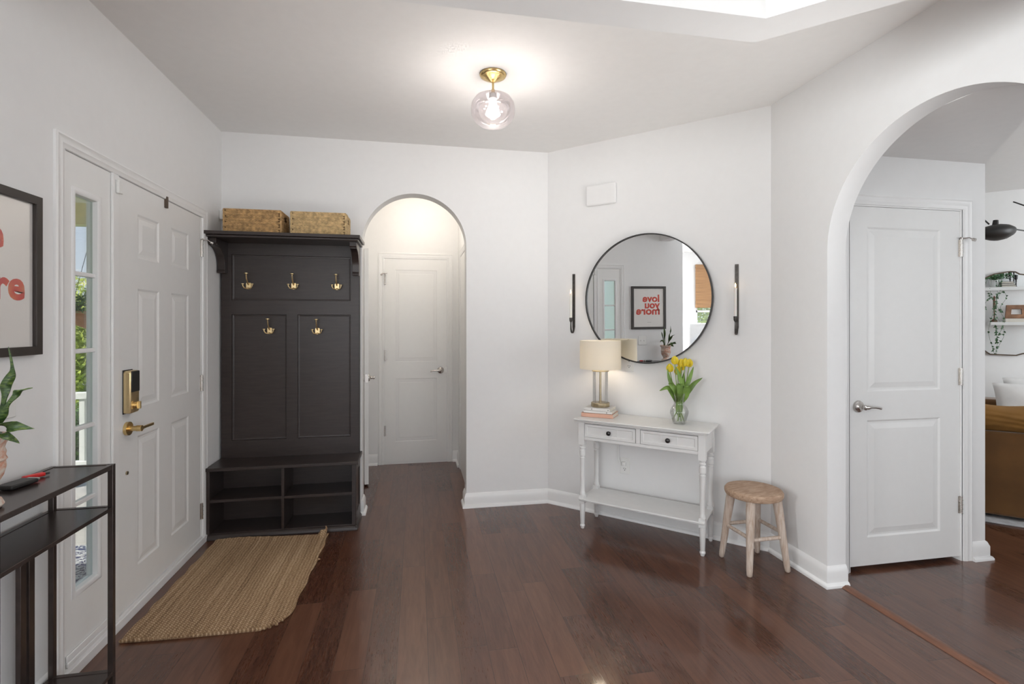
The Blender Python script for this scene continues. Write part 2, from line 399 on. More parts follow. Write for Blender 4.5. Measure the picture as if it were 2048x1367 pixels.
# back wall with the small arch
AR, AC, AS = .3835, -.0105, 1.986
poly = [(-1.34, 0), (AC-AR, 0)] + list(reversed(arc(AC, AS, AR, 0, PI, 40))) + [(AC+AR, 0), (1.014, 0), (1.014, CH), (-1.34, CH)]
w = mb().prism(poly, lambda p, q, h: (p, h, q), 3.845, 3.975)
tag(w.build('wall_back', 'wall', smooth=True), 'white wall with the narrow arched opening', kind='structure')
# angled wall
b3, c3 = B_ + N_*.12 , C_ + N_*.12
w = mb().prism([tuple(B_), tuple(C_), (2.26, 2.80), (1.06, 3.975), (1.014, 3.975)], lambda p, q, h: (p, q, h), 0, CH)
tag(w.build('wall_angled', 'wall'), 'white diagonal wall behind the console table', kind='structure')
# right wall with the big arch
R2, CY2, CZ2 = .572, 1.755, 1.778
poly = [(-1.2, 0), (CY2-R2, 0)] + list(reversed(arc(CY2, CZ2, R2, 0, PI, 48))) + [(CY2+R2, 0), (2.80, 0), (2.80, CH), (-1.2, CH)]
w = mb().prism(poly, lambda p, q, h: (h, p, q), 2.146, 2.26)
tag(w.build('wall_right', 'wall', smooth=True), 'white wall with the wide arched opening', kind='structure')
w = mb().box(2.146, 2.26, -3.5, -3.1, 0, CH).box(2.146, 2.26, -3.1, -1.2, 0, .85).box(2.146, 2.26, -3.1, -1.2, 2.35, CH)  # opening added for the fill light on the east side
tag(w.build('wall_east', 'wall'), kind='structure')
# walls past the big arch
w = mb().box(2.26, 2.386, 2.43, 2.55, 0, CH).box(3.157, 3.325, 2.43, 2.55, 0, CH).box(2.386, 3.157, 2.43, 2.55, 2.066, CH)
tag(w.build('wall_passage', 'wall'), kind='structure')
w = mb().box(3.205, 3.325, 2.55, 6.6, 0, CH).box(2.26, 3.205, 3.3, 3.4, 0, CH)
tag(w.build('wall_closet', 'wall'), kind='structure')
w = mb().prism([(2.26, 2.43), (3.325, 2.43), (2.26, 1.316)], lambda p, q, h: (p, q, h), 2.347, CH)
tag(w.build('ceiling_passage', 'ceil'), kind='structure')
def dn(d, nn): p = D_*d + N_*nn; return (p.x, p.y)       # diagonal coordinates
vwall('wall_living_far', dn(-2.0, 6.98), dn(5.2, 6.98), 0, CH, .12)
q = [dn(.98, 4.18), dn(5.2, 4.18), dn(5.2, 4.30), dn(.98, 4.30)]
tag(mb().prism(q, lambda p, r, h: (p, r, h), 0, CH).build('wall_living_near', 'wall'), kind='structure')
w = mb().box(2.26, 3.3, -.72, -.6, 0, CH).box(4.9, 6.75, -.72, -.6, 0, CH).box(3.3, 4.9, -.72, -.6, 0, .85).box(3.3, 4.9, -.72, -.6, 2.35, CH)  # opening added for the passage fill light
tag(w.build('wall_passage_south', 'wall'), kind='structure')
# living room end wall with an opening added for the fill light
def dbox(m, d0, d1, n0, n1, z0, z1): m.prism([dn(d0, n0), dn(d1, n0), dn(d1, n1), dn(d0, n1)], lambda p, r, h: (p, r, h), z0, z1); return m
w = mb(); dbox(w, 5.2, 5.32, 4.18, 4.7, 0, CH); dbox(w, 5.2, 5.32, 6.4, 7.1, 0, CH); dbox(w, 5.2, 5.32, 4.7, 6.4, 0, .7); dbox(w, 5.2, 5.32, 4.7, 6.4, 2.4, CH)
tag(w.build('wall_living_end', 'wall'), kind='structure')
# hall behind the small arch
tag(mb().box(-1.1, .54, 5.17, 5.29, 0, CH).build('wall_hall_back', 'wall'), 'end wall of the small hall', kind='structure')
tag(mb().box(.42, .54, 3.975, 5.17, 0, CH).build('wall_hall_right', 'wall'), kind='structure')
tag(mb().box(-1.1, -.98, 3.975, 5.17, 0, CH).build('wall_hall_left', 'wall'), kind='structure')
# rooms behind the camera
tag(mb().box(-4.6, -1.46, 1.36, 1.48, 0, CH).build('wall_dining_north', 'wall'), kind='structure')
w = mb().box(-4.72, -4.6, -3.6, -3.1, 0, CH).box(-4.72, -4.6, -1.8, -1.6, 0, CH).box(-4.72, -4.6, -.77, 0, 0, CH).box(-4.72, -4.6, 1.1, 1.48, 0, CH).box(-4.72, -4.6, -3.1, -.77, 0, .8).box(-4.72, -4.6, -3.1, -.77, 2.3, CH).box(-4.72, -4.6, 0, 1.1, 0, .8).box(-4.72, -4.6, 0, 1.1, 2.3, CH)  # openings either side of the shaded window added for the area lamps
tag(w.build('wall_dining_west', 'wall'), kind='structure')
w = mb().box(-4.72, -2.3, -3.62, -3.5, 0, CH).box(1.5, 2.26, -3.62, -3.5, 0, CH).box(-2.3, 1.5, -3.62, -3.5, 0, .5).box(-2.3, 1.5, -3.62, -3.5, 2.5, CH)  # wide opening added for the light behind the camera
tag(w.build('wall_south', 'wall'), kind='structure')
# header beam over the wide opening the camera looks through
e = Vector((1.237, 1.680)); w_ = .139; ei = Vector((1.237-.0605, 1.541)); t1 = (2.146-e.x)/D_.x; t2 = (2.146-ei.x)/D_.x
hd = [(-1.34, 1.68), tuple(e), (2.146, e.y+D_.y*t1), (2.146, ei.y+D_.y*t2), tuple(ei), (-1.34, 1.541)]
tag(mb().prism(hd, lambda p, q, h: (p, q, h), 2.44, CH).build('ceiling_beam', 'wall'), 'white dropped header beam above the opening', kind='structure')
tag(mb().box(-4.72, 11, -4, 1.48, CH, CH+.1).box(-1.5, 11, 1.48, 9, CH, CH+.1).build('ceiling', 'ceil'), 'flat white ceiling', kind='structure')

# ------------------------------------------------------------------ trim
BP = [(0, 0), (.030, 0), (.030, .010), (.024, .020), (.016, .024), (.016, .078), (.012, .088), (.008, .100), (.003, .106), (0, .108)]
def baseboard(name, path):
    """path ordered with the room on its LEFT side"""
    o = mb().sweep(BP, path, lambda p, q, h: (p, q, h)).build(name, 'trim', smooth=True); return tag(o, kind='structure')
baseboard('baseboard_right', [(2.26, 2.327), (2.146, 2.327), tuple(C_), tuple(B_), (.373, 3.845), (.373, 3.975)])
baseboard('baseboard_back', [(-.394, 3.975), (-.394, 3.845), (-.402, 3.845)])
baseboard('baseboard_left', [(-1.34, 3.62), (-1.34, 3.582)])
baseboard('baseboard_front', [(-1.34, 2.18), (-1.34, 1.36)])
baseboard('baseboard_passage', [(3.325, 3.2), (3.325, 2.43), (3.216, 2.43)])
baseboard('baseboard_hall', [(.42, 4.93), (.42, 5.17), (.362, 5.17)])
baseboard('baseboard_hall_left', [(-.378, 5.17), (-.98, 5.17), (-.98, 3.98)])
baseboard('baseboard_living', [dn(5.2, 6.98), dn(-1.6, 6.98)])
CP = [(.004, 0), (.060, 0), (.060, -.009), (.052, -.013), (.047, -.010), (.030, -.009), (.024, -.011), (.018, -.008), (.006, -.006)]
def casing(name, x0, x1, zt, parent=None, mat='trim', zb=0):
    # path clockwise so that +offset is outward (left normal)
    m = mb().sweep(CP, [(x0, zb), (x0, zt), (x1, zt), (x1, zb)], lambda p, q, h: (p, h, q))
    return m.build(name, mat, parent, smooth=True)

def panels(m, W, H, rects, prof=((0, 0), (.010, .007), (.018, .007), (.040, .0015)), y=0, x0=0, z0=0):
    xs = sorted({0, W} | {r[0] for r in rects} | {r[1] for r in rects}); zs = sorted({0, H} | {r[2] for r in rects} | {r[3] for r in rects})
    for i in range(len(xs)-1):
        for j in range(len(zs)-1):
            cx, cz = (xs[i]+xs[i+1])/2, (zs[j]+zs[j+1])/2
            if any(r[0] < cx < r[1] and r[2] < cz < r[3] for r in rects): continue
            m.add([(x0+xs[i], y, z0+zs[j]), (x0+xs[i+1], y, z0+zs[j]), (x0+xs[i+1], y, z0+zs[j+1]), (x0+xs[i], y, z0+zs[j+1])], [(0, 1, 2, 3)])
    for r in rects:
        vs = []
        for ins, dp in prof:
            a, b, c, d = r[0]+ins+x0, r[1]-ins+x0, r[2]+ins+z0, r[3]-ins+z0
            vs += [(a, y+dp, c), (b, y+dp, c), (b, y+dp, d), (a, y+dp, d)]
        k = len(prof); fs = [(i*4+j, i*4+(j+1) % 4, (i+1)*4+(j+1) % 4, (i+1)*4+j) for i in range(k-1) for j in range(4)]
        fs.append(tuple((k-1)*4+j for j in range(4))); m.add(vs, fs)
    return m
def slab(W, H, t, rects, **k):
    m = panels(mb(), W, H, rects, **k)
    m.add([(0, 0, 0), (W, 0, 0), (W, 0, H), (0, 0, H), (0, t, 0), (W, t, 0), (W, t, H), (0, t, H)], [(4, 7, 6, 5), (0, 4, 5, 1), (1, 5, 6, 2), (2, 6, 7, 3), (3, 7, 4, 0)])
    return m
def hinge(parent, x, z, pin_stop=False, s=1):
    m = mb().cyl((x, -.006, z-.05), (x, -.006, z+.05), .0065, n=12)
    for k in range(4): m.cyl((x, -.006, z-.05+k*.0255), (x, -.006, z-.047+k*.0255), .0085, n=12)
    m.box(x-.016, x+.012, -.0025, .001, z-.05, z+.05)
    h = m.build('hinge', 'nickel', parent, smooth=True)
    if pin_stop:
        q = mb().cyl((x, -.006, z+.048), (x, -.006, z+.062), .008, n=12).tube([(x, -.006, z+.056), (x+s*.02, -.035, z+.058), (x+s*.026, -.05, z+.045)], .0035, 8)
        q.cyl((x+s*.026, -.048, z+.046), (x+s*.030, -.062, z+.040), .009, n=12).tube([(x, -.006, z+.056), (x-s*.022, -.02, z+.060)], .0035, 8)
        q.build('pin_stop', 'nickel', h, smooth=True)
    return h
def lever(parent, x, z, s, mat='nickel', slim=False):
    """lever handle on the face y=0 looking toward -y; s=+1 lever points to +x"""
    m = mb()
    if slim:
        m.cyl((x, .0, z), (x, -.014, z), .0315, n=32).cyl((x, -.014, z), (x, -.060, z), .012, .0115, n=20)
        m.cyl((x, -.043, z), (x, -.066, z), .014, n=20).box(min(x, x+s*.115), max(x, x+s*.115), -.064, -.056, z-.006, z+.006)
    else:
        m.T = Matrix.Translation((x, 0, z)) @ Matrix.Rotation(PI/2, 4, 'X')
        m.lathe([(.034, 0), (.034, .004), (.031, .010), (.024, .013), (.016, .018), (.012, .026), (.0125, .040), (.015, .045), (.014, .052), (.006, .056), (0.0, .057)], 28)
        m.T = Matrix.Identity(4)
        m.tube([(x, -.047, z), (x+s*.02, -.049, z), (x+s*.035, -.050, z+.001), (x+s*.065, -.051, z-.001), (x+s*.092, -.050, z-.005), (x+s*.102, -.047, z-.008)],
               [.010, .0115, .008, .0065, .007, .0075], 14)
    return m.build('lever_handle', mat, parent, smooth=True)

# front door (door_1) and sidelite (window_1): local frame x -> +y world, y -> -x world
LW = PI/2
d1 = thing('door_1', 'white six-panel front door with brass lever and keypad lock', None, (-1.342, 2.606, .056), LW, kind='structure')
R6 = [(.165, .375, 1.660, 1.875), (.510, .725, 1.660, 1.875), (.165, .375, .93, 1.510), (.510, .725, .93, 1.510), (.165, .375, .158, .790), (.510, .725, .158, .790)]
R6 = [(a, b, c, d) for a, b, c, d in R6]
slab(.898, 2.012, .045, R6, prof=((0, 0), (.010, .0045), (.020, .0050), (.045, .001))).build('door_panel', 'door', d1)
lever(d1, .068, .845, 1, 'brass', True)
m = mb(); pz = 1.022
pts = [(.035, .92), (.105, .92), (.112, .93), (.112, 1.108), (.105, 1.118), (.042, 1.118), (.035, 1.112)]
m.prism(pts, lambda p, q, h: (p, h, q), 0, -.034); kp = m.build('keypad_lock', 'gold', d1, bevel=.006)
tag(kp, 'brushed gold keypad deadbolt')
mb().box(.033, .114, -.004, 0, .916, 1.122).build('back_plate', 'blackmatte', kp, bevel=.002)
mb().box(.0395, .108, -.0375, -.030, 1.018, 1.116).build('battery_cover', 'blackmatte', kp, bevel=.003)
m = mb().cyl((.074, -.034, .955), (.074, -.046, .955), .014, n=20).box(.070, .078, -.058, -.044, .938, .972); m.build('thumb_turn', 'gold', kp, smooth=True)
mb().cyl((.068, 0, .636), (.068, -.006, .636), .0085, n=16).build('bolt_cap', 'antique', d1, smooth=True)
for z, p in ((1.815, True), (.965, False), (.155, False)): hinge(d1, .903, z, p)
mb().box(.43, .452, -.012, .004, 1.968, 2.03).build('hanger_strap', 'rubber', d1, bevel=.002)
# frame around both
dt = thing('trim_door_1', 'white casing and sill around the front door and side window', None, (-1.34, 0, 0), LW, kind='structure')
casing('casing', 2.242, 3.520, 2.066, dt)
m = mb().box(2.2, 2.252, .0, .12, 0, 2.118).box(3.510, 3.56, .0, .12, 0, 2.118).box(2.2, 3.56, .0, .12, 2.071, 2.118).box(2.550, 2.600, -.006, .05, .05, 2.071)
m.box(2.546, 2.556, -.010, 0, .055, 2.07).build('jamb', 'trim', dt, bevel=.002)
m = mb().sweep([(0, 0), (.016, 0), (.014, .035), (.010, .050), (0, .054)], [(3.583, 0), (2.18, 0)], lambda p, q, h: (p, -q*-1 if False else q*-1, h)); 
m = mb().box(2.18, 3.583, -.016, .12, 0, .040).box(2.25, 3.51, -.008, .12, .040, .053); m.build('sill', 'trim', dt, bevel=.002)
mb().box(2.60, 3.51, .010, .10, .053, .057).build('threshold', 'rubber', dt)
mb().box(2.25, 2.55, -.010, 0, .054, .072).box(2.25, 2.55, -.006, 0, .072, .10).build('sidelite_sill_trim', 'trim', dt, bevel=.003)
w1 = thing('window_1', 'narrow five-pane side window beside the front door', None, (-1.342, 2.252, .056), LW, kind='structure')
g0, g1, h0, h1 = .055, .208, .262, 1.865    # glass opening local
m = mb().box(0, .298, .0, .045, 0, h0).box(0, .298, .0, .045, h1, 2.012).box(0, g0, .0, .045, h0, h1).box(g1, .298, .0, .045, h0, h1)
m.build('side_panel', 'door', w1)
fp = [(.0, .0), (.020, .0), (.018, -.003), (.012, -.005), (.002, -.004), (-.005, .000), (-.008, .018), (-.002, .022)]
m = mb().sweep(fp, [(g0, h0), (g0, h1), (g1, h1), (g1, h0)], lambda p, q, h: (p, h, q), closed=True); m.build('glazing_frame', 'extwhite', w1, smooth=True)
m = mb()
for z in (.607, .911, 1.226, 1.542): m.box(g0, g1, .008, .030, z-.009, z+.009)
m.build('muntin', 'extwhite', w1, bevel=.003)
mb().box(g0, g1, .018, .022, h0, h1).build('pane', 'windowglass', w1)
# contact sensor on the post
cs = thing('contact_sensor', 'small white contact sensor at the top corner of the front door', 'sensor', (-1.334, 2.583, 1.985), LW)
mb().box(-.013, .013, -.014, 0, 0, .062).build('sensor_body', 'plastic', cs, bevel=.004)
mb().box(.016, .034, -.008, 0, .004, .050).build('magnet', 'plastic', cs, bevel=.003)

# hall door (door_2)
d2 = thing('door_2', 'white two-panel door at the end of the small hall', None, (-.305, 5.168, .025), 0, kind='structure')
R2p = [(.095, .508, .995, 1.912), (.095, .508, .20, .826)]
slab(.600, 2.015, .036, R2p, prof=((0, 0), (.010, .006), (.020, .006), (.040, .001))).build('door_panel', 'door', d2)
lever(d2, .545, .905, -1)
for z, p in ((1.815, True), (1.06, False), (.31, False)): hinge(d2, -.004, z, p, -1)
mb().box(.597, .606, -.002, .01, .88, .94).build('latch_plate', 'nickel', d2)
dt2 = thing('trim_door_2', 'white casing around the hall door', None, (0, 5.17, 0), 0, kind='structure'); casing('casing', -.312, .302, 2.046, dt2)
mb().box(-.305, .295, .006, .12, 0, .02).build('door_gap_shade', 'dark', dt2)  # dark strip standing in for the shade under the door

# open door leaf in the hall (door_3)
ld = Vector((-.50, 5.15))-Vector((-.405, 4.50)); la = math.atan2(ld.y, ld.x)
d3 = thing('door_3', 'white door standing open, seen on its edge inside the arch', None, (-.405, 4.50, .018), la, kind='structure')
W3 = ld.length
m = slab(W3, 2.03, .035, [(.1, W3-.1, .995, 1.912), (.1, W3-.1, .20, .826)]); m.build('door_panel', 'door', d3)
lever(d3, .065, .91, 1)
k = lever(d3, .065, .91, 1); k.matrix_local = Matrix.Translation((0, .035, 0)) @ Matrix.Scale(-1, 4, (0, 1, 0))
mb().box(-.0015, .001, .006, .029, .875, .945).build('latch_plate', 'nickel', d3)
for z in (1.815, 1.06): mb().box(-.001+W3, .002+W3, -.01, .03, z-.05, z+.05).build('hinge', 'nickel', d3)
# cased opening on the hall's right side
dt3 = thing('trim_hall_opening', 'white casing on the right side of the hall', None, (.42, 0, 0), -PI/2, kind='structure')
casing('casing', -4.86, -4.06, 2.04, dt3)
mb().box(-4.855, -4.065, -.003, 0, 0, 2.035).build('door_panel', 'door', dt3)

# passage door (door_4)
d4 = thing('door_4', 'white two-panel door with nickel lever inside the wide arch', None, (2.391, 2.440, .026), 0, kind='structure')
R4 = [(.120, .622, .985, 1.918), (.120, .622, .158, .822)]
slab(.762, 2.033, .036, R4, prof=((0, 0), (.010, .007), (.020, .007), (.050, .001))).build('door_panel', 'door', d4)
lever(d4, .060, .903, 1)
for z, p in ((1.815, True), (1.058, False), (.303, False)): hinge(d4, .766, z, p, 1)
dt4 = thing('trim_door_4', 'white casing around the passage door', None, (0, 2.43, 0), 0, kind='structure'); casing('casing', 2.383, 3.160, 2.062, dt4)
mb().box(2.383, 2.391, 0, .12, 0, 2.062).box(3.153, 3.161, 0, .12, 0, 2.062).box(2.383, 3.161, 0, .12, 2.060, 2.068).build('jamb', 'trim', dt4)
# threshold strip in the arch
ts = mb(); ts.prism([(-.028, 0), (.030, 0), (.028, .004), (.012, .012), (-.006, .013), (-.024, .006)], lambda p, q, h: (2.236+p, h, q), 1.22, 2.325)
tag(ts.build('trim_threshold', 'greyveil', smooth=True), 'brown wooden threshold strip across the wide arch', kind='structure')

# dining window far behind (seen in the round mirror)
w2 = thing('window_2', 'window with a bamboo shade in the dining room', None, (-4.6, -1.6, .8), PI/2, kind='structure')
m = mb()
for a in (0, .79): m.box(a, a+.04, .02, .06, 0, 1.5)
for z in (0, .73, 1.46): m.box(0, .83, .02, .06, z, z+.04)
m.build('window_frame', 'extwhite', w2); mb().box(.02, .81, .03, .034, .02, 1.48).build('pane', 'windowglass', w2)
w3 = thing('window_3', 'wide window added behind the camera for its light', None, (-2.3, -3.5, .5), 0, kind='structure')
m = mb()
for a in (0, 1.25, 2.51, 3.76): m.box(a, a+.04, -.09, -.05, 0, 2.0)
for z in (0, 1.96): m.box(0, 3.8, -.09, -.05, z, z+.04)
m.build('window_frame', 'extwhite', w3)

# ------------------------------------------------------------------ porch and garden seen through the side window
tag(mb().box(-3.4, -1.46, 1.7, 5.3, -.25, -.06).build('porch_floor', 'concrete'), kind='structure')
tag(mb().box(-12, -3.4, -12, 16, -.6, -.45).box(-3.4, -1.46, 5.3, 16, -.6, -.45).build('lawn', 'grass'), 'green lawn beyond the porch', 'grass', kind='stuff')
tag(mb().box(-3.5, -1.46, 1.5, 5.4, 2.52, 2.6).box(-3.36, -3.24, 1.5, 5.4, 2.28, 2.52).box(-3.24, -1.46, 5.0, 5.12, 2.26, 2.52).build('porch_ceiling', 'cream'), 'cream porch soffit and beam outside the door', kind='structure')
tag(mb().box(-1.56, -1.46, 1.5, 9, -.2, 2.118).build('wall_exterior', 'cream') if False else mb().box(-1.50, -1.46, 3.965, 6, -.2, 2.6).build('wall_exterior', 'cream'), kind='structure')
rl = thing('porch_railing', 'white porch railing with square balusters outside the side window', 'railing', (0, 0, -.06))
mb().box(-3.185, -1.52, 5.02, 5.08, .80, .86).box(-3.185, -1.52, 5.03, 5.07, .22, .26).build('rail', 'extwhite', rl, bevel=.005)
for i in range(14): mb().box(-3.13+i*.118, -3.09+i*.118, 5.035, 5.065, .24, .82).build('baluster', 'extwhite', rl)
pp = thing('porch_post', 'white square porch post at the railing corner', 'post', (-3.26, 5.05, -.06))
mb().box(-.07, .07, -.07, .07, 0, 2.30).build('post_shaft', 'extwhite', pp, bevel=.004); mb().box(-.09, .09, -.09, .09, 0, .12).build('post_base', 'extwhite', pp, bevel=.004)
hb = thing('hanging_basket', 'terracotta coloured hanging basket of green plants on the porch', 'hanging basket', (-2.47, 4.45, 1.36))
mb().lathe([(.04, 0), (.10, .03), (.14, .09), (.15, .13), (.14, .13), (.12, .08)], 24).build('bowl', 'terracotta', hb, smooth=True)
m = mb()
for i in range(420):
    a = random.random()*2*PI; r = random.random()**.5*.2; z = .12+random.random()*.18*(1-r*2.5)
    p = Vector((r*math.cos(a), r*math.sin(a), z)); q = Vector((random.gauss(0, 1), random.gauss(0, 1), random.gauss(0, .6))).normalized()*.028
    s_ = q.cross(Vector((random.random(), random.random(), random.random()))).normalized()*.009
    m.add([p-q, p+s_, p+q, p-s_], [(0, 1, 2, 3)])
m.build('foliage', 'treedark', hb)
m = mb()
for a in (0, 2.1, 4.2): m.tube([(.145*math.cos(a), .145*math.sin(a), .13), (0, 0, .75)], .002, 5)
m.tube([(0, 0, .75), (0, 0, 1.16)], .002, 5).build('hanger', 'blackmatte', hb)
dm = mb().box(-2.35, -1.72, 2.75, 3.75, -.06, -.045); tag(dm.build('doormat', 'doormat'), 'navy and white patterned mat on the porch floor', 'doormat')

def tree(name, label, loc, R, Hh, trunk, n, mat, lf=.09, group=None):
    t = thing(name, label, 'tree' if trunk > .3 else 'shrub', loc, group=group); rnd = random.Random(hash(loc) & 0xffff if False else int(abs(loc[0]*97+loc[1]*31)*10))
    m = mb(); blobs = [(rnd.gauss(0, .42)*R, rnd.gauss(0, .42)*R, trunk+Hh*(.15+.75*rnd.random()), R*(.35+.3*rnd.random())) for _ in range(13)]
    for i in range(n):
        b = blobs[i % 13]; d = Vector((rnd.gauss(0, 1), rnd.gauss(0, 1), rnd.gauss(0, 1))).normalized()*b[3]*(rnd.random()**.4)
        p = Vector(b[:3])+d; q = Vector((rnd.gauss(0, 1), rnd.gauss(0, 1), rnd.gauss(0, 1))).normalized()*lf
        s_ = q.cross(Vector((rnd.random(), rnd.random(), rnd.random()+.1))).normalized()*lf*.5
        m.add([p-q, p+s_, p+q, p-s_], [(0, 1, 2, 3)])
    m.build('foliage', mat, t)
    mb().tube([(0, 0, 0), (.03, .02, trunk*.6), (0, 0, trunk+Hh*.6)], [.09*R/1.5, .07*R/1.5, .03], 8).build('trunk', 'bark', t, smooth=True)
    return t
tree('garden_tree', 'sunlit yellow-green tree beyond the porch railing', (-6.2, 10.2, -.45), 1.7, 1.35, .55, 22000, 'treeleaf', .042)
tree('garden_tree', 'taller green tree farther off behind the sunlit one', (-10.6, 17.5, -.45), 2.2, 1.9, .6, 12000, 'treeleaf', .07)
tree('garden_shrub', 'dark green shrub low behind the porch railing', (-3.9, 6.9, -.45), .8, .8, .05, 5000, 'treedark', .04)
tree('garden_shrub', 'dark green shrub left of the porch railing', (-3.7, 5.2, -.45), .45, .7, .05, 3000, 'treedark', .035)
tree('garden_tree', 'leafy tree outside the dining room window', (-8.6, -2.2, -.45), 2.0, 3.0, .8, 14000, 'treeleaf', .06)

# ------------------------------------------------------------------ hall tree
ht = thing('hall_tree', 'tall dark espresso hall tree with bench cubbies and gold coat hooks', 'hall tree', (-1.333, 3.845, 0))
W, F0, T = .937, -.290, .466      # width, bench front (local y), bench height
E_ = 'espresso'
mb().box(0, W+.006, F0-.006, 0, T-.022, T).build('bench_top', E_, ht, bevel=.003)
m = mb().box(0, W-.012, F0+.012, -.03, 0, .040)
m.sweep([(0, 0), (.014, 0), (.014, .012), (.008, .022), (0, .026)], [(W-.008, -.035), (W-.008, F0+.008), (0.0, F0+.008)][::-1], lambda p, q, h: (p, q, h)) if False else None
m.prism([(0, 0), (-.016, 0), (-.016, .014), (-.006, .030), (0, .034)], lambda p, q, h: (h, F0+.010+p, q), 0, W+.004)
m.prism([(0, 0), (.016, 0), (.016, .014), (.006, .030), (0, .034)], lambda p, q, h: (W-.010+p, h, q), F0-.004, -.035)
m.build('plinth', E_, ht, bevel=.002)
mb().box(.002, .022, F0+.004, -.035, .034, T-.022).build('side_panel', E_, ht, bevel=.0015)
m = mb().box(W-.030, W-.012, F0+.004, -.035, .034, T-.022)      # framed right side
m.box(W-.012, W-.006, F0+.004, F0+.055, .034, T-.022).box(W-.012, W-.006, -.085, -.035, .034, T-.022).box(W-.012, W-.006, F0+.055, -.085, T-.085, T-.022).box(W-.012, W-.006, F0+.055, -.085, .034, .11)
m.build('side_panel', E_, ht, bevel=.0015)
mb().box(W-.034, W-.008, F0, F0+.006, .036, T-.022).build('face_frame', E_, ht, bevel=.001)
mb().box(.456, .474, F0+.003, -.035, .040, T-.022).build('divider', E_, ht, bevel=.001)
mb().box(.022, .456, F0+.006, -.035, .240, .258).build('shelf', E_, ht, bevel=.001)
mb().box(.474, W-.030, F0+.006, -.035, .240, .258).build('shelf', E_, ht, bevel=.001)
mb().box(.022, W-.03, -.040, -.034, .04, T-.022).build('cubby_back', E_, ht)
m = panels(mb(), .920, 1.50, [(.066, .858, 1.094, 1.411), (.066, .424, .120, .996), (.497, .858, .120, .996)],
           prof=((0, 0), (.002, .012), (.010, .013), (.012, .014)), y=-.045, x0=.008, z0=T)
m.box(.008, .928, -.028, 0, T, T+1.50).add([(.008, -.045, T), (.928, -.045, T), (.928, 0, T), (.008, 0, T)], [(0, 1, 2, 3)])
m.box(.926, .928, -.045, -.02, T, T+1.5).box(.008, .010, -.045, -.02, T, T+1.5)
m.build('back_panel', E_, ht)
m = mb().box(-.004, .958, -.315, 0, 1.972, 1.994); m.build('top_shelf', E_, ht, bevel=.002)
m = mb().box(.006, .945, -.300, 0, 1.956, 1.972); m.build('shelf_moulding', E_, ht, bevel=.004)
for x0 in (.004, .884):
    prof = [(-.045, 1.956), (-.255, 1.956), (-.255, 1.925), (-.240, 1.920), (-.240, 1.912)] + [(-.235+.135*math.sin(t*PI/2/10)-.0, 1.912-.125*(1-math.cos(t*PI/2/10))) for t in range(1, 11)] + [(-.098, 1.765), (-.104, 1.757), (-.104, 1.742), (-.045, 1.742)]
    mb().prism(prof, lambda p, q, h: (h, p, q), x0, x0+.046).build('bracket', E_, ht, bevel=.002)
def coat_hook(x, z, yb):
    m = mb(); m.T = Matrix.Translation((x, yb, z))
    m.prism([(-.015, -.018), (-.011, -.023), (.011, -.023), (.015, -.018), (.016, .015), (.012, .021), (-.012, .021), (-.016, .015)], lambda p, q, h: (p, h, q), 0, -.007)
    m.tube([(0, -.006, .008), (0, -.026, .018), (0, -.050, .045), (0, -.058, .078)], [.005, .0045, .0042, .004], 10)
    m.lathe([(.004, 0), (.013, .004), (.013, .008), (.010, .010), (0, .0105)], 16, (0, -.058, .076))
    for s in (-1, 1):
        m.tube([(0, -.008, -.014), (s*.010, -.018, -.020), (s*.022, -.026, -.016), (s*.030, -.030, -.002), (s*.031, -.030, .008)], .0038, 8)
        m.lathe([(.0035, 0), (.0095, .003), (.0095, .006), (.007, .008), (0, .0085)], 14, (s*.031, -.030, .006))
    h = m.build('coat_hook', 'gold', ht, smooth=True); tag(h, 'gold triple coat hook'); return h
for x, z in ((.180, 1.662), (.477, 1.664), (.770, 1.664), (.318, 1.348), (.637, 1.345)): coat_hook(x, z, -.031)
# wall box behind the baskets
wb = mb().box(-1.338, -1.300, 3.800, 3.845, 2.118, 2.185); tag(wb.build('doorbell_chime_box', 'plastic', bevel=.004), 'small white box on the wall corner beside the left basket', 'wall box')

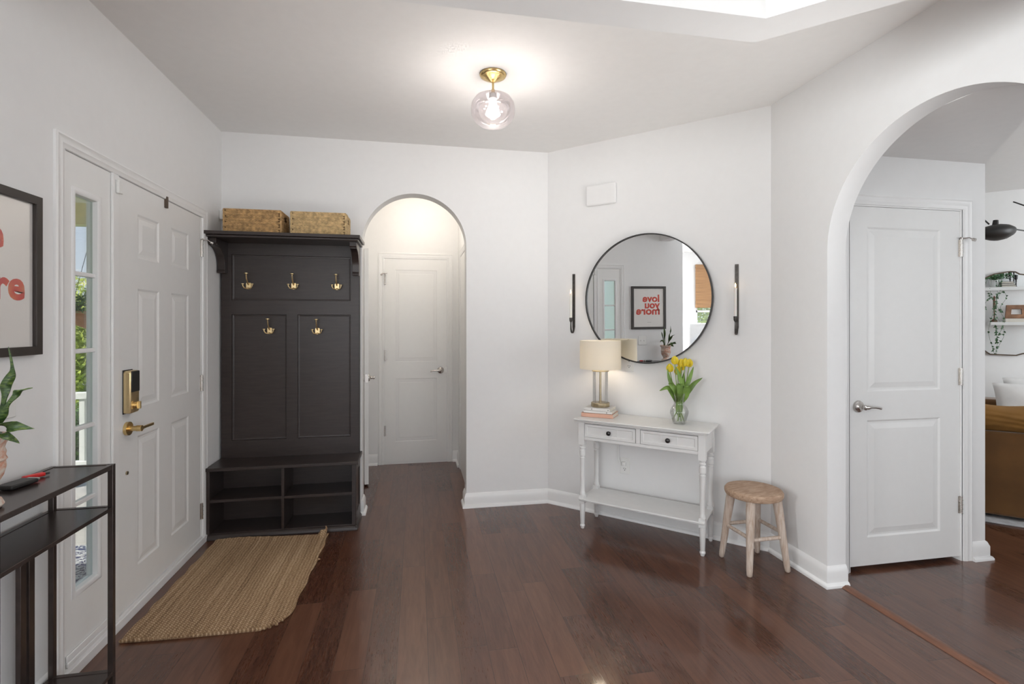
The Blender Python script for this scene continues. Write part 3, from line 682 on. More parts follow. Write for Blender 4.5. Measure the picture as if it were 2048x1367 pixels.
def basket(name, label, loc, L, Wd, Hh, mat, rows=8):
    t = thing(name, label, 'basket', loc, group='woven storage baskets on the hall tree')
    inner = mb().box(.008, L-.008, .008, Wd-.008, .004, .010)
    inner.box(.006, .010, .008, Wd-.008, .01, Hh-.03).box(L-.010, L-.006, .008, Wd-.008, .01, Hh-.03).box(.008, L-.008, .006, .010, .01, Hh-.008).box(.008, L-.008, Wd-.010, Wd-.006, .01, Hh-.008)
    inner.build('lining', 'liner', t)
    m = mb(); rh = Hh/rows; rnd = random.Random(3)
    for side, (ax, ay, bx, by) in enumerate([(0, 0, L, 0), (L, 0, L, Wd), (L, Wd, 0, Wd), (0, Wd, 0, 0)]):
        a = Vector((ax, ay, 0)); b = Vector((bx, by, 0)); ln = (b-a).length; u = (b-a)/ln; nrm = Vector((u.y, -u.x, 0)); step = .024
        k = int(ln/step)
        for r in range(rows):
            for i in range(k+1):
                s0 = .012+(i+.5*(r % 2))*(ln-.024)/(k+.5)
                # handle hole on the short sides
                if side in (1, 3) and rows-3 <= r <= rows-2 and .34*ln < s0 < .66*ln: continue
                c = a+u*min(s0, ln-.012)+Vector((0, 0, (r+.5)*rh))
                for sg in (-1, 1):
                    h = u*(.0150+rnd.random()*.003)+Vector((0, 0, -sg*rh*.26)); cc = c+Vector((0, 0, sg*rh*.2))+nrm*(.003+.002*rnd.random())
                    m.tube([cc-h, cc-h*.4, cc+h*.4, cc+h], [.0016, rh*.27, rh*.25, .0015], 6, caps=False)
    for (ax, ay) in ((0, 0), (L, 0), (L, Wd), (0, Wd)): m.tube([(ax, ay, 0), (ax, ay, Hh)], .0065, 8)
    m.build('woven_body', mat, t, smooth=True)
    # rim
    m = mb().tube([(0, 0, Hh), (L, 0, Hh), (L, Wd, Hh), (0, Wd, Hh), (0, 0, Hh)], .0055, 6); m.build('rim', mat, t, smooth=True)
    return t
basket('woven_basket', 'left woven basket on top of the hall tree, browner with open handle hole', (-1.235, 3.585, 1.998), .348, .205, .147, 'seagrass')
basket('woven_basket', 'right woven basket on top of the hall tree, paler straw colour', (-.822, 3.585, 1.998), .348, .205, .145, 'seagrasspale')

# ------------------------------------------------------------------ jute rug
outl = [(-1.277, 2.485), (-1.275, 2.9), (-1.268, 3.30), (-1.262, 3.500), (-1.10, 3.520), (-.90, 3.530), (-.70, 3.528), (-.600, 3.540), (-.580, 3.500), (-.578, 3.169), (-.588, 2.95), (-.596, 2.808), (-.600, 2.640), (-.612, 2.545), (-.640, 2.492), (-.700, 2.468), (-.947, 2.467), (-1.12, 2.474)]
def rugx(y):      # left and right border at this y
    L = -1.277+.012*(y-2.485)+.004*math.sin(y*31)
    Rr = -.578-.02*max(0, (3.2-y)/.7)+.004*math.sin(y*27)
    if y < 2.60: Rr -= .10*((2.60-y)/.135)**2.2
    return L, Rr
m = mb(); nx, ny = 34, 96; vs = []
for j in range(ny+1):
    v = j/ny
    for i in range(nx+1):
        u = i/nx; y0 = 2.467+.018*(1-u)**2; y1 = 3.520-.03*u+.006*math.sin(u*9)
        y = y0+(y1-y0)*v; L, Rr = rugx(y); x = L+(Rr-L)*u
        z = .011+.0015*math.sin(u*nx*2.1+v*50)
        if v > .93: z += (v-.93)/.07*.014*(.6+.4*math.sin(u*5))
        if v > .95 and u > .94: z += .03*(v-.95)/.05
        if v < .02 or u < .015 or u > .985: z -= .003
        vs.append((x, y, z))
n1 = (nx+1)*(ny+1); vs2 = vs+[(x, y, z-.010) for x, y, z in vs]
fs = []; W1 = nx+1
for j in range(ny):
    for i in range(nx):
        a = j*W1+i; fs.append((a, a+1, a+1+W1, a+W1)); fs.append((a+n1, a+W1+n1, a+1+W1+n1, a+1+n1))
for i in range(nx): fs.append((i, i+n1, i+1+n1, i+1)); a = ny*W1+i; fs.append((a, a+1, a+1+n1, a+n1))
for j in range(ny): a = j*W1; fs.append((a, a+W1, a+W1+n1, a+n1)); a += nx; fs.append((a, a+n1, a+W1+n1, a+W1))
m.add(vs2, fs)
rg = thing('jute_rug', 'braided beige jute rug on the floor in front of the white door', 'rug', (0, 0, 0))
m.build('woven_field', 'jute', rg, smooth=True)
m = mb(); rnd = random.Random(9); edge = []
for i in range(60): edge.append((-1.27+.60*i/60, 2.470+.016*(1-i/60)**2))
edge += [(-.66, 2.475), (-.635, 2.492), (-.618, 2.525)]
for j in range(90): y = 2.55+.96*j/90; edge.append((rugx(y)[1], y))
for k, (x, y) in enumerate(edge):
    a = rnd.random()*.6; m.ball((x, y, .009), (.0085, .0085, .007), 6, 4)
m.build('braided_edge', 'jute', rg, smooth=True)
mb().tube([(-.594, 3.497, .02), (-.585, 3.512, .045), (-.590, 3.520, .060)], [.008, .006, .002], 7).build('frayed_tuft', 'jute', rg, smooth=True)
mb().tube([(-.585, 3.14, .01), (-.566, 3.13, .012), (-.556, 3.135, .01)], [.008, .006, .002], 7).build('frayed_tuft', 'jute', rg, smooth=True)

# ------------------------------------------------------------------ metal console at the left edge
cx0, cx1, cy0, cy1, t_ = -1.320, -1.110, 1.588, 2.140, .018
mc = thing('metal_console_table', 'narrow dark metal console table with shelves against the left wall', 'console table', (cx0, cy0, 0))
Wc, Lc = cx1-cx0, cy1-cy0
for x in (0, Wc-t_):
    for y in (0, Lc-t_): mb().box(x, x+t_, y, y+t_, 0, .870).build('leg', 'consolemetal', mc, bevel=.0015)
for z, nm in ((.870, 'table_top'), (.714, 'shelf'), (.100, 'shelf')):
    m = mb().box(t_*.5, Wc-t_*.5, t_*.5, Lc-t_*.5, z-.005, z-.002)
    a = z-t_ if nm == 'table_top' else z-.014
    m.box(Wc-t_+.0004, Wc-.0004, t_, Lc-t_, a, z).box(.0004, t_-.0004, t_, Lc-t_, a, z)
    m.box(t_, Wc-t_, .0004, t_-.0004, a, z).box(t_, Wc-t_, Lc-t_+.0004, Lc-.0004, a, z)
    m.build(nm, 'consolemetal', mc, bevel=.0012)
for y in (.364, .402): mb().box(.012, .028, y, y+.026, .09, .706).build('upright_bar', 'consolemetal', mc, bevel=.0015)

# potted snake plant
px, py = -1.215, 1.672
sp = thing('potted_snake_plant', 'snake plant in a weathered terracotta urn on the metal console', 'potted plant', (px, py, .8705))
mb().lathe([(0, 0), (.052, 0), (.058, .008), (.052, .022), (.040, .028), (.033, .038), (.034, .05), (.030, .052), (0, .052)], 28).build('pot_foot', 'pot', sp, smooth=True)
prof = [(0, .050), (.030, .050), (.042, .062), (.056, .090), (.062, .115), (.060, .130), (.064, .136), (.060, .146), (.062, .156), (.058, .168), (.062, .182), (.070, .190), (.072, .200), (.068, .206), (.062, .200), (.056, .190), (0, .185)]
mb().lathe(prof, 36).build('pot', 'pot', sp, smooth=True)
mb().lathe([(0, .180), (.057, .186), (.057, .190), (0, .196)], 24).build('soil', 'bark', sp, smooth=True)
rt = Vector((math.cos(YAW), -math.sin(YAW), 0)); fw = Vector((math.sin(YAW), math.cos(YAW), 0))
def snake_leaf(pts, wmax):
    P = [rt*(a+.028*min(1, (c-.185)/.03+max(0, a)*4))+fw*b+Vector((0, 0, c)) for a, b, c in pts]; n = len(P)
    # resample with Catmull-Rom
    Q = []
    for i in range(n-1):
        p0, p1, p2, p3 = P[max(i-1, 0)], P[i], P[i+1], P[min(i+2, n-1)]
        for k in range(5):
            t = k/5; Q.append(.5*((2*p1)+(p2-p0)*t+(2*p0-5*p1+4*p2-p3)*t*t+(3*p1-p0-3*p2+p3)*t**3))
    Q.append(P[-1]); m_ = len(Q)
    ws = [wmax*(.45+.55*math.sin(PI*min(1, i/(m_-1)*.9+.12)))*(1 if i < m_-1 else .05)*(1.0 if i/(m_-1) < .75 else max(.06, 1-(i/(m_-1)-.75)/.25)) for i in range(m_)]
    sides = [rt*math.cos(.3*math.sin(i*.5))+fw*math.sin(.6*math.sin(i*.45))+Vector((0, 0, .35)) for i in range(m_)]
    mb().blade(Q, ws, sides, .45, .0025).build('leaf', 'snake', sp, smooth=True)
snake_leaf([(.012, 0, .185), (.030, 0, .25), (.045, 0, .30), (.052, 0, .34), (.068, 0, .375), (.072, .0, .41), (.064, 0, .458)], .0125)
snake_leaf([(.01, 0, .185), (.035, .0, .25), (.065, -.005, .300), (.10, -.01, .332), (.14, -.01, .345)], .012)
snake_leaf([(.0, -.005, .185), (.03, -.02, .215), (.07, -.03, .243), (.115, -.03, .240), (.155, -.02, .232)], .018)
snake_leaf([(.02, .01, .185), (.05, .0, .215), (.08, -.01, .212), (.118, -.015, .190)], .017)
snake_leaf([(-.01, 0, .185), (-.03, .01, .28), (-.035, .01, .37), (-.05, .01, .45)], .016)
snake_leaf([(-.02, 0, .185), (-.07, .0, .25), (-.11, -.01, .27), (-.16, -.01, .235)], .015)
snake_leaf([(-.015, .01, .185), (-.05, .02, .30), (-.09, .02, .38)], .013)

# phone / key fob / red lighter
ph = thing('key_case', 'black rectangular key case lying on the metal console', 'key case', (-1.262, 1.905, .8705), math.radians(-12))
mb().box(-.028, .028, -.055, .035, 0, .014).build('case_body', 'blackmatte', ph, bevel=.004); mb().box(-.020, .020, .036, .048, .003, .012).build('key_end', 'nickel', ph, bevel=.002)
rd = thing('red_pocket_knife', 'small red folding knife lying behind the black case', 'pocket knife', (-1.276, 1.985, .8705), math.radians(58))
mb().box(-.030, .030, -.010, .010, 0, .013).build('handle', 'red', rd, bevel=.004); mb().tube([(.028, .0, .006), (.045, .004, .005)], .003, 8).build('key_ring_tab', 'blackmatte', rd, smooth=True)

# switch plate
sw = thing('light_switch', 'white double switch plate on the left wall behind the plant', 'light switch', (-1.34, 1.938, 1.078), LW)
mb().box(-.058, .058, -.006, 0, 0, .118).build('plate', 'plastic', sw, bevel=.003)
for x in (-.023, .023): mb().box(x-.005, x+.005, -.014, -.004, .052, .066).build('toggle', 'plastic', sw, bevel=.0015)

# ------------------------------------------------------------------ poster
po = thing('framed_poster', 'black framed poster with red lettering on the left wall', 'framed poster', (-1.34, 1.612, 1.284), LW)
PW, PH, fb = .480, .560, .030
m = mb().sweep([(0, 0), (0, -.024), (-fb, -.024), (-fb, -.014), (-fb+.004, 0)], [(0, 0), (0, PH), (PW, PH), (PW, 0)], lambda p, q, h: (p, h, q), closed=True)
m.build('frame', plain('brown_black_frame', (.030, .022, .018), .4, var=.1), po, bevel=.0012)
mb().box(fb-.004, PW-fb+.004, -.010, -.003, fb-.004, PH-fb+.004).build('paper', 'paper', po)
mb().box(fb-.002, PW-fb+.002, -.0135, -.0125, fb-.002, PH-fb+.002).build('glass', m_glass('poster_glass', refl=.0, k=.16), po)
def text(s, x, z, size, off, mat, parent, name, y=-.0105, ext=.0003, align='LEFT', res=4):
    c = bpy.data.curves.new(name, 'FONT'); c.body = s; c.size = size; c.offset = off; c.extrude = ext; c.align_x = align; c.resolution_u = res
    o = bpy.data.objects.new('tmp', c); COL.objects.link(o); bpy.context.view_layer.update()
    me = bpy.data.meshes.new_from_object(o.evaluated_get(bpy.context.evaluated_depsgraph_get())); bpy.data.objects.remove(o)
    me.materials.clear(); me.materials.append(M[mat]); me.name = name
    o = bpy.data.objects.new(name, me); COL.objects.link(o); o.parent = parent
    o.location = (x, y, z); o.rotation_euler = (PI/2, 0, 0); return o
for s, x, z, sz in (('love', .085, 0.360, .128), ('you', .088, 0.276, .128), ('more', .080, 0.194, .138)):
    t = text(s, x, z, sz, .0046, 'ink', po, 'lettering'); t.scale.x = 1.10
text('love print', .205, .088, .012, 0, 'dark', po, 'caption')
bpy.data.objects.remove([c for c in po.children if c.name.startswith('caption')][0])
mb().box(.205, .262, -.0108, -.0104, .0885, .0905).build('caption_line', 'dark', po)

# ------------------------------------------------------------------ ceiling light
cl = thing('ceiling_light', 'brass semi-flush ceiling light with a pinkish clear glass globe', 'ceiling light', (.405, 2.693, CH))
mb().lathe([(0, 0), (.070, 0), (.072, -.006), (.068, -.014), (.060, -.018), (.052, -.019), (.030, -.034), (.012, -.044), (0, -.045)], 40).build('canopy', 'brass', cl, smooth=True)
mb().lathe([(0, -.042), (.0055, -.042), (.0055, -.082), (.009, -.085), (.010, -.091), (.007, -.095), (.012, -.100), (.018, -.108), (0, -.108)], 20).build('stem', 'brass', cl, smooth=True)
gp = [(.020, -.108), (.060, -.112), (.095, -.130), (.114, -.158), (.119, -.190), (.116, -.220), (.100, -.252), (.070, -.275), (.035, -.285), (0, -.287)]
m = mb(); gi = [(max(0, r-.0025), z+.0025) for r, z in gp]; m.lathe(gp, 48); o = m.build('glass_globe', 'globeglass', cl, smooth=True)
mb().lathe([(0, -.105), (.020, -.108), (.022, -.135), (.0, -.136)], 20).build('socket', 'plastic', cl, smooth=True)
mb().lathe([(0, -.136), (.012, -.138), (.016, -.150), (.036, -.205), (.040, -.218), (.030, -.226), (0, -.228)], 28).build('bulb', 'bulb', cl, smooth=True)
lamp('POINT', 'ceiling_bulb_light', (.405, 2.693, CH-.250), 10, (1, .96, .90), radius=.04)
# hall light
hl = thing('hall_ceiling_light', 'white dome light on the hall ceiling just above the arch', 'ceiling light', (-.015, 4.66, CH))
mb().lathe([(0, 0), (.16, 0), (.165, -.015), (.15, -.025), (0, -.025)], 36).build('base_ring', 'plastic', hl, smooth=True)
mb().lathe([(.145, -.025), (.140, -.08), (.115, -.13), (.07, -.165), (0, -.180)], 36).build('dome', 'dome', hl, smooth=True)
lamp('POINT', 'hall_dome_light', (-.015, 4.60, CH-.28), 8.2, (1, .90, .78), radius=.12)

# ------------------------------------------------------------------ round mirror
Z_M = 1.5715
mr = thing('round_mirror', 'large round wall mirror with a thin black frame above the white table', 'mirror', wp(.785, .026, Z_M), ANG+math.radians(1.3), rx=0)
mr.rotation_euler = (math.radians(-.45)*-1, 0, ANG-math.radians(1.3)*1.0)
RM = .452
m = mb()
rp = [(RM-.008, .012), (RM, .012), (RM, -.014), (RM-.008, -.014)]
m.T = Matrix.Rotation(PI/2, 4, 'X'); m.lathe([(r, -y) for r, y in rp], 96, closed=True); m.build('frame', 'blackmatte', mr, smooth=True)
m = mb(); m.T = Matrix.Rotation(PI/2, 4, 'X'); m.lathe([(0, .004), (RM-.007, .004), (RM-.007, -.008), (0, -.008)], 96); m.build('mirror_glass', 'mirror', mr)

# ------------------------------------------------------------------ candle sconces
def sconce(u, label):
    t = thing('candle_sconce', label, 'wall sconce', wp(u, 0, 1.325), ANG, group='iron candle sconces beside the mirror')
    m = mb()   # strap: up the wall, bends out at the bottom and rises to the cup
    path = [(-.004, .450), (-.004, .05), (-.006, .030), (-.016, .010), (-.030, .002), (-.044, .010), (-.052, .030), (-.054, .060), (-.054, .085)]
    pr = [(q, .011 if i < 2 else .010-.0007*i) for i, q in enumerate(path)]
    vs = []; th = .0035
    for i, (y, z) in enumerate(path):
        a = path[max(0, i-1)]; b = path[min(len(path)-1, i+1)]; dx, dz = b[0]-a[0], b[1]-a[1]; l = math.hypot(dx, dz); nx_, nz_ = -dz/l*th/2, dx/l*th/2; wv = pr[i][1]
        vs += [(-wv, y-nx_, z-nz_), (wv, y-nx_, z-nz_), (wv, y+nx_, z+nz_), (-wv, y+nx_, z+nz_)]
    k = len(path); fs = [(i*4+j, i*4+(j+1) % 4, (i+1)*4+(j+1) % 4, (i+1)*4+j) for i in range(k-1) for j in range(4)]+[(3, 2, 1, 0), tuple((k-1)*4+j for j in range(4))]
    m.add(vs, fs); m.build('strap', 'iron', t, bevel=.0008)
    mb().cyl((0, -.0055, .430), (0, -.008, .430), .0035, n=12).build('screw', 'blackmatte', t, smooth=True)
    mb().lathe([(0, .080), (.005, .082), (.011, .094), (.012, .118), (.0105, .118), (.0095, .098), (0, .096)], 20, (0, -.054, 0)).build('cup', 'iron', t, smooth=True)
    cd = mb().lathe([(0, .098), (.0092, .099), (.0088, .285), (.0095, .290), (.0090, .296), (.004, .300), (0, .300)], 18, (0, -.054, 0)).build('candle', 'candle', t, smooth=True)
    mb().lathe([(0, .300), (.0035, .303), (.0045, .311), (.003, .320), (0, .328)], 12, (0, -.054, 0)).build('flame_tip', 'flame', cd, smooth=True)
    return t
sconce(.226, 'iron candle sconce with lit candle left of the round mirror')
sconce(1.372, 'iron candle sconce with lit candle right of the round mirror')

# door chime cover
ch = thing('chime_cover', 'blank white rounded box high on the wall above the mirror', 'wall box', wp(.333, 0, 2.268), ANG)
m = mb().box(0, .236, -.026, 0, 0, .155); m.build('cover', 'wall', ch, bevel=.014, seg=4)
def outlet(label, u, z, plug=False):
    t = thing('wall_outlet', label, 'outlet', wp(u, 0, z), ANG, group='white wall outlets')
    mb().box(-.036, .036, -.005, 0, 0, .116).build('plate', 'plastic', t, bevel=.002)
    for zz in (.036, .080):
        m = mb(); q = mb()
        m.prism([(x*.0165, zz+y*.0145) for x, y in ((1, .4), (.6, 1), (-.6, 1), (-1, .4), (-1, -.4), (-.6, -1), (.6, -1), (1, -.4))], lambda p, q_, h: (p, h, q_), -.004, -.0065)
        q.box(-.008, -.005, -.0072, -.006, zz-.001, zz+.008).box(.005, .008, -.0072, -.006, zz-.001, zz+.007).cyl((0, -.006, zz-.008), (0, -.0072, zz-.008), .003, n=10)
        rc = m.build('receptacle', 'plastic', t); q.build('socket_slots', 'dark', rc)
    return t
outlet('white outlet low on the wall behind the console table legs', .630, .322)
outlet('white outlet partly hidden between the lampshade and the mirror', .662, 1.058)
cord = thing('lamp_cord', 'thin white lamp cord hanging behind the table to the low outlet', 'cord', wp(.60, .01, .40), ANG)
mb().tube([(-.005, -.006, .33), (-.012, -.008, .18), (-.014, -.010, .09), (-.008, -.018, .025), (.008, -.024, .000), (.024, -.024, .004)], .0028, 8).build('wire', 'plastic', cord, smooth=True)
mb().box(.018, .042, -.030, .002, -.014, .014).build('plug', 'plastic', cord, bevel=.004)

# ------------------------------------------------------------------ white console table
tb = thing('white_console_table', 'white two-drawer console table with turned legs and lower shelf', 'console table', wp(.418, 0, 0), ANG+math.radians(1.0))
TW, TF, TB, TH = .826, -.338, -.050, .752       # between outer leg faces; front, back (local y)
WM = 'whitewood'
m = mb().box(-.026, TW+.026, TF-.028, TB+.018, TH-.010, TH); m.box(-.020, TW+.020, TF-.022, TB+.012, TH-.018, TH-.010); m.build('table_top', WM, tb, bevel=.004)
lg = .042
def turned(x, y):
    m = mb().box(x, x+lg, y, y+lg, .575, TH-.018)
    c = (x+lg/2, y+lg/2, 0); r = .0185
    pf = [(r, .575), (r, .570), (.014, .566), (.013, .561), (.0195, .556), (.0195, .549), (.014, .545), (.014, .541), (.020, .534), (.020, .520), (.0205, .505), (.020, .497), (.014, .493), (.014, .488), (.019, .484), (.018, .480), (.0165, .400), (.016, .300), (.0165, .250), (.0195, .244), (.0205, .236), (.0195, .228)]
    m.lathe(list(reversed(pf)), 20, c); m.box(x+.002, x+lg-.002, y+.002, y+lg-.002, .172, .228)
    pf = [(0, 0), (.010, 0), (.012, .004), (.012, .010), (.016, .014), (.0175, .020), (.016, .026), (.0125, .030), (.0145, .034), (.0175, .12), (.0195, .160), (.018, .172)]
    m.lathe(pf, 20, c); m.build('leg', WM, tb, smooth=True)
for x in (0, TW-lg):
    for y in (TF, TB-lg): turned(x, y)
m = mb().box(lg, TW-lg, TF+.006, TF+.016, TH-.032, TH-.018).box(lg, TW-lg, TF+.006, TF+.016, .608, .628).box(TW/2-.014, TW/2+.014, TF+.006, TF+.016, .628, TH-.032)
m.box(lg, TW-lg, TB-.018, TB-.008, .608, TH-.018).box(.008, .018, TF+lg, TB-lg, .575+.033, TH-.018).box(TW-.018, TW-.008, TF+lg, TB-lg, .608, TH-.018)
m.box(lg, TW-lg, TF+.016, TB-.018, .608, .612).build('apron', WM, tb, bevel=.0015)
mb().box(.004, TW-.004, TF-.008, TB+.004, .196, .208).box(.010, TW-.010, TF-.002, TB-.002, .190, .196).build('lower_shelf', WM, tb, bevel=.003)
for x0, x1 in ((lg+.002, TW/2-.016), (TW/2+.016, TW-lg-.002)):
    w_, h_ = x1-x0, TH-.034-.630
    m = panels(mb(), w_, h_, [(.018, w_-.018, .016, h_-.016)], prof=((0, 0), (.004, .005), (.006, .005)), y=TF+.004, x0=x0, z0=.630)
    a, b = x0+w_*.36, x0+w_*.64
    m.box(a, a+.0035, TF+.006, TF+.010, .646, .630+h_-.016).box(b, b+.0035, TF+.006, TF+.010, .646, .630+h_-.016)
    m.box(x0, x1, TF+.010, TB-.03, .630, .632).box(x0, x0+.002, TF+.004, TB-.03, .630, .630+h_).box(x1-.002, x1, TF+.004, TB-.03, .630, .630+h_)
    dr = m.build('drawer', WM, tb)
    k = mb(); k.T = Matrix.Translation(((x0+x1)/2, TF+.009, .630+h_/2)) @ Matrix.Rotation(PI/2, 4, 'X')
    k.lathe([(0, 0), (.008, 0), (.006, .006), (.006, .012), (.013, .017), (.0155, .023), (.013, .029), (.006, .032), (0, .0325)], 24); k.build('knob', 'black', dr, smooth=True)

# books under the lamp
def book(loc, rz, L, Wd, Th, cover, label, spine_marks=0):
    t = thing('book', label, 'book', loc, rz, group='books stacked under the lamp')
    mb().box(0, L, 0, Wd, 0, .0025).box(0, L, 0, Wd, Th-.0025, Th).box(0, L, 0, .0025, 0, Th).build('cover', cover, t, bevel=.001)
    mb().box(.003, L-.003, .003, Wd-.003, .0025, Th-.0025).build('pages', 'page', t)
    if spine_marks:
        for x in spine_marks: mb().cyl((x*L, -.0006, Th/2), (x*L, .001, Th/2), .0032, n=10).build('spine_emblem', 'dark', t)
    return t
bz = TH+.0005
p = wp(.428, .262, 0)
book((*wp(.412, .268)[:2], bz), ANG+math.radians(8), .222, .165, .028, 'coverpink', 'dusty pink book at the bottom of the stack under the lamp')
book((*wp(.428, .264)[:2], bz+.0285), ANG+math.radians(8), .198, .150, .017, 'coverwhite', 'thin white book in the middle of the stack under the lamp', (.82,))
book((*wp(.432, .262)[:2], bz+.046), ANG+math.radians(4), .182, .145, .020, 'coverwhite', 'white book with spine emblems topmost under the lamp', (.30, .94))
# lamp
LZ = bz+.0665
tl = thing('table_lamp', 'lit table lamp with cream drum shade and clear glass column', 'table lamp', (*wp(.515, .175)[:2], LZ))
mb().lathe([(0, 0), (.062, 0), (.064, .003), (.064, .026), (.061, .029), (0, .029)], 40).build('base', 'antique', tl, smooth=True)
mb().lathe([(.053, .029), (.053, .245), (.0505, .245), (.0505, .029)], 40, closed=True).build('glass_column', 'glass', tl, smooth=True)
mb().lathe([(0, .029), (.014, .029), (.014, .034), (.008, .038), (.0075, .245), (0, .245)], 20).build('rod', 'antique', tl, smooth=True)
mb().lathe([(0, .245), (.058, .245), (.059, .248), (.058, .251), (.012, .252), (.011, .285), (0, .286)], 36).build('top_cap', 'antique', tl, smooth=True)
z0s, z1s = 1.083-LZ, 1.279-LZ
sh = mb().lathe([(.143, z0s), (.142, z1s), (.1405, z1s), (.1415, z0s)], 56, closed=True).build('lamp_shade', 'shade', tl, smooth=True)
m = mb()
for z in (z1s-.02,):
    for a in (0, 2.09, 4.19): m.tube([(0, 0, z), (.141*math.cos(a), .141*math.sin(a), z+.012)], .0015, 6)
m.build('shade_ring', 'antique', tl)
mb().ball((0, 0, .335), (.028, .028, .035), 18, 12).build('bulb', m_emit('lamp_bulb', (1, .84, .62), 22), tl, smooth=True)
lb = lamp('POINT', 'table_lamp_light', (*wp(.515, .175)[:2], LZ+.335), 8.0, (1, .82, .62), radius=.032)

# vase of tulips
vz = TH+.0005
vb = thing('vase_of_tulips', 'clear glass vase of water holding a bouquet of yellow tulips', 'vase', (*wp(1.052, .155)[:2], vz))
vp = [(0, 0), (.036, 0), (.042, .006), (.050, .040), (.058, .068), (.058, .082), (.048, .105), (.036, .122), (.0335, .132), (.038, .158), (.050, .199)]
vi = [(.0485, .199), (.036, .158), (.0315, .132), (.034, .121), (.046, .104), (.056, .081), (.056, .068), (.048, .041), (.040, .010), (0, .008)]
mb().lathe(vp+vi, 40).build('vase_glass', 'glass', vb, smooth=True)
mb().lathe([(0, .009), (.0395, .010), (.0475, .041), (.0555, .068), (.0555, .080), (0, .080)], 32).build('water', 'water', vb, smooth=True)
vr = Vector((math.cos(YAW), -math.sin(YAW), 0)); vf = Vector((math.sin(YAW), math.cos(YAW), 0)); SCL = .00318
def VP(dx, y_px, dep=0): return vr*(dx*SCL)+vf*dep+Vector((0, 0, (845-y_px)*SCL))
heads = [(-18, 732, .01), (-10, 716, -.01), (-1, 738, .02), (4, 722, .0), (10, 720, -.02), (22, 722, .015), (8, 729, .03)]
def tulip_head(parent, c, tilt, r=.0150, h=.052):
    m = mb(); c = Vector(c); ax = (Vector((0, 0, 1))+Vector(tilt)).normalized(); q = Vector((0, 0, 1)).rotation_difference(ax).to_matrix().to_4x4()
    m.T = Matrix.Translation(c-ax*h*.5) @ q
    for k in range(6):
        a = k*PI/3; rr = r*(1.0 if k % 2 else .9); Q = []; ws = []
        for i in range(8):
            t = i/7; rad = rr*(math.sin(PI*min(1, t*.80+.10))**.8)*(1-.35*t); Q.append((rad*math.cos(a), rad*math.sin(a), h*t)); ws.append(rr*.9*math.sin(PI*min(.99, t*.86+.14))**.85+.0004)
        m.blade(Q, ws, (-math.sin(a), math.cos(a), 0), -.45, .0008)
    return m.build('tulip_bloom', 'yellowpetal', parent, smooth=True)
for i, (dx, y_, dp) in enumerate(heads):
    c = VP(dx, y_, dp); base = VP(-dx*.62+random.uniform(-4, 4), 839, (i % 3-1)*.022)
    neck = VP(dx*.26, 800, dp*.3)
    st = [base, base*.5+neck*.5, neck, (neck+c)*.5+vr*(dx*.0002), c-Vector((0, 0, .022))]
    s_ = mb().tube(st, [.0032, .0032, .003, .0028, .003], 8).build('stem', 'stem', vb, smooth=True)
    tulip_head(vb, c, vr*(dx*.006))
def tleaf(pts, w, side=None):
    P = [VP(*p) for p in pts]; n = len(P); Q = []
    for i in range(n-1):
        p0, p1, p2, p3 = P[max(i-1, 0)], P[i], P[i+1], P[min(i+2, n-1)]
        for k in range(5):
            t = k/5; Q.append(.5*((2*p1)+(p2-p0)*t+(2*p0-5*p1+4*p2-p3)*t*t+(3*p1-p0-3*p2+p3)*t**3))
    Q.append(P[-1]); m_ = len(Q); ws = [w*max(.05, math.sin(PI*(i/(m_-1)*.86+.14))**.9) for i in range(m_)]
    d = (P[-1]-P[0]).normalized(); sd = side or d.cross(vf)
    mb().blade(Q, ws, sd, .35, .0009).build('leaf', 'leaf', vb, smooth=True)
tleaf([(-4, 805, 0), (-16, 782, -.01), (-26, 771, -.02), (-42, 778, -.02)], .017)
tleaf([(-2, 800, -.01), (-12, 775, -.02), (-22, 755, -.02), (-26, 733, -.02)], .014)
tleaf([(2, 805, 0), (16, 780, -.01), (28, 763, -.02), (46, 752, -.01)], .017)
tleaf([(2, 800, 0), (12, 768, -.02), (20, 748, -.02), (28, 729, -.01)], .015)
tleaf([(0, 800, 0), (3, 770, -.03), (-3, 748, -.03), (-10, 729, -.03)], .015)
tleaf([(-1, 800, -.02), (-3, 778, -.04), (-4, 763, -.045), (4, 766, -.055)], .020)
tleaf([(1, 802, -.02), (8, 785, -.04), (9, 768, -.05), (5, 768, -.06)], .022)
tleaf([(-3, 800, 0), (-10, 778, -.03), (-20, 765, -.035), (-26, 762, -.04)], .018)
tleaf([(4, 806, .02), (10, 780, .04), (12, 758, .04), (14, 742, .04)], .016)
tleaf([(0, 832, 0), (-5, 815, -.01), (-4, 795, -.01), (-6, 785, -.01)], .012)
tleaf([(0, 832, 0), (5, 812, .01), (4, 795, .01), (7, 785, .01)], .012)

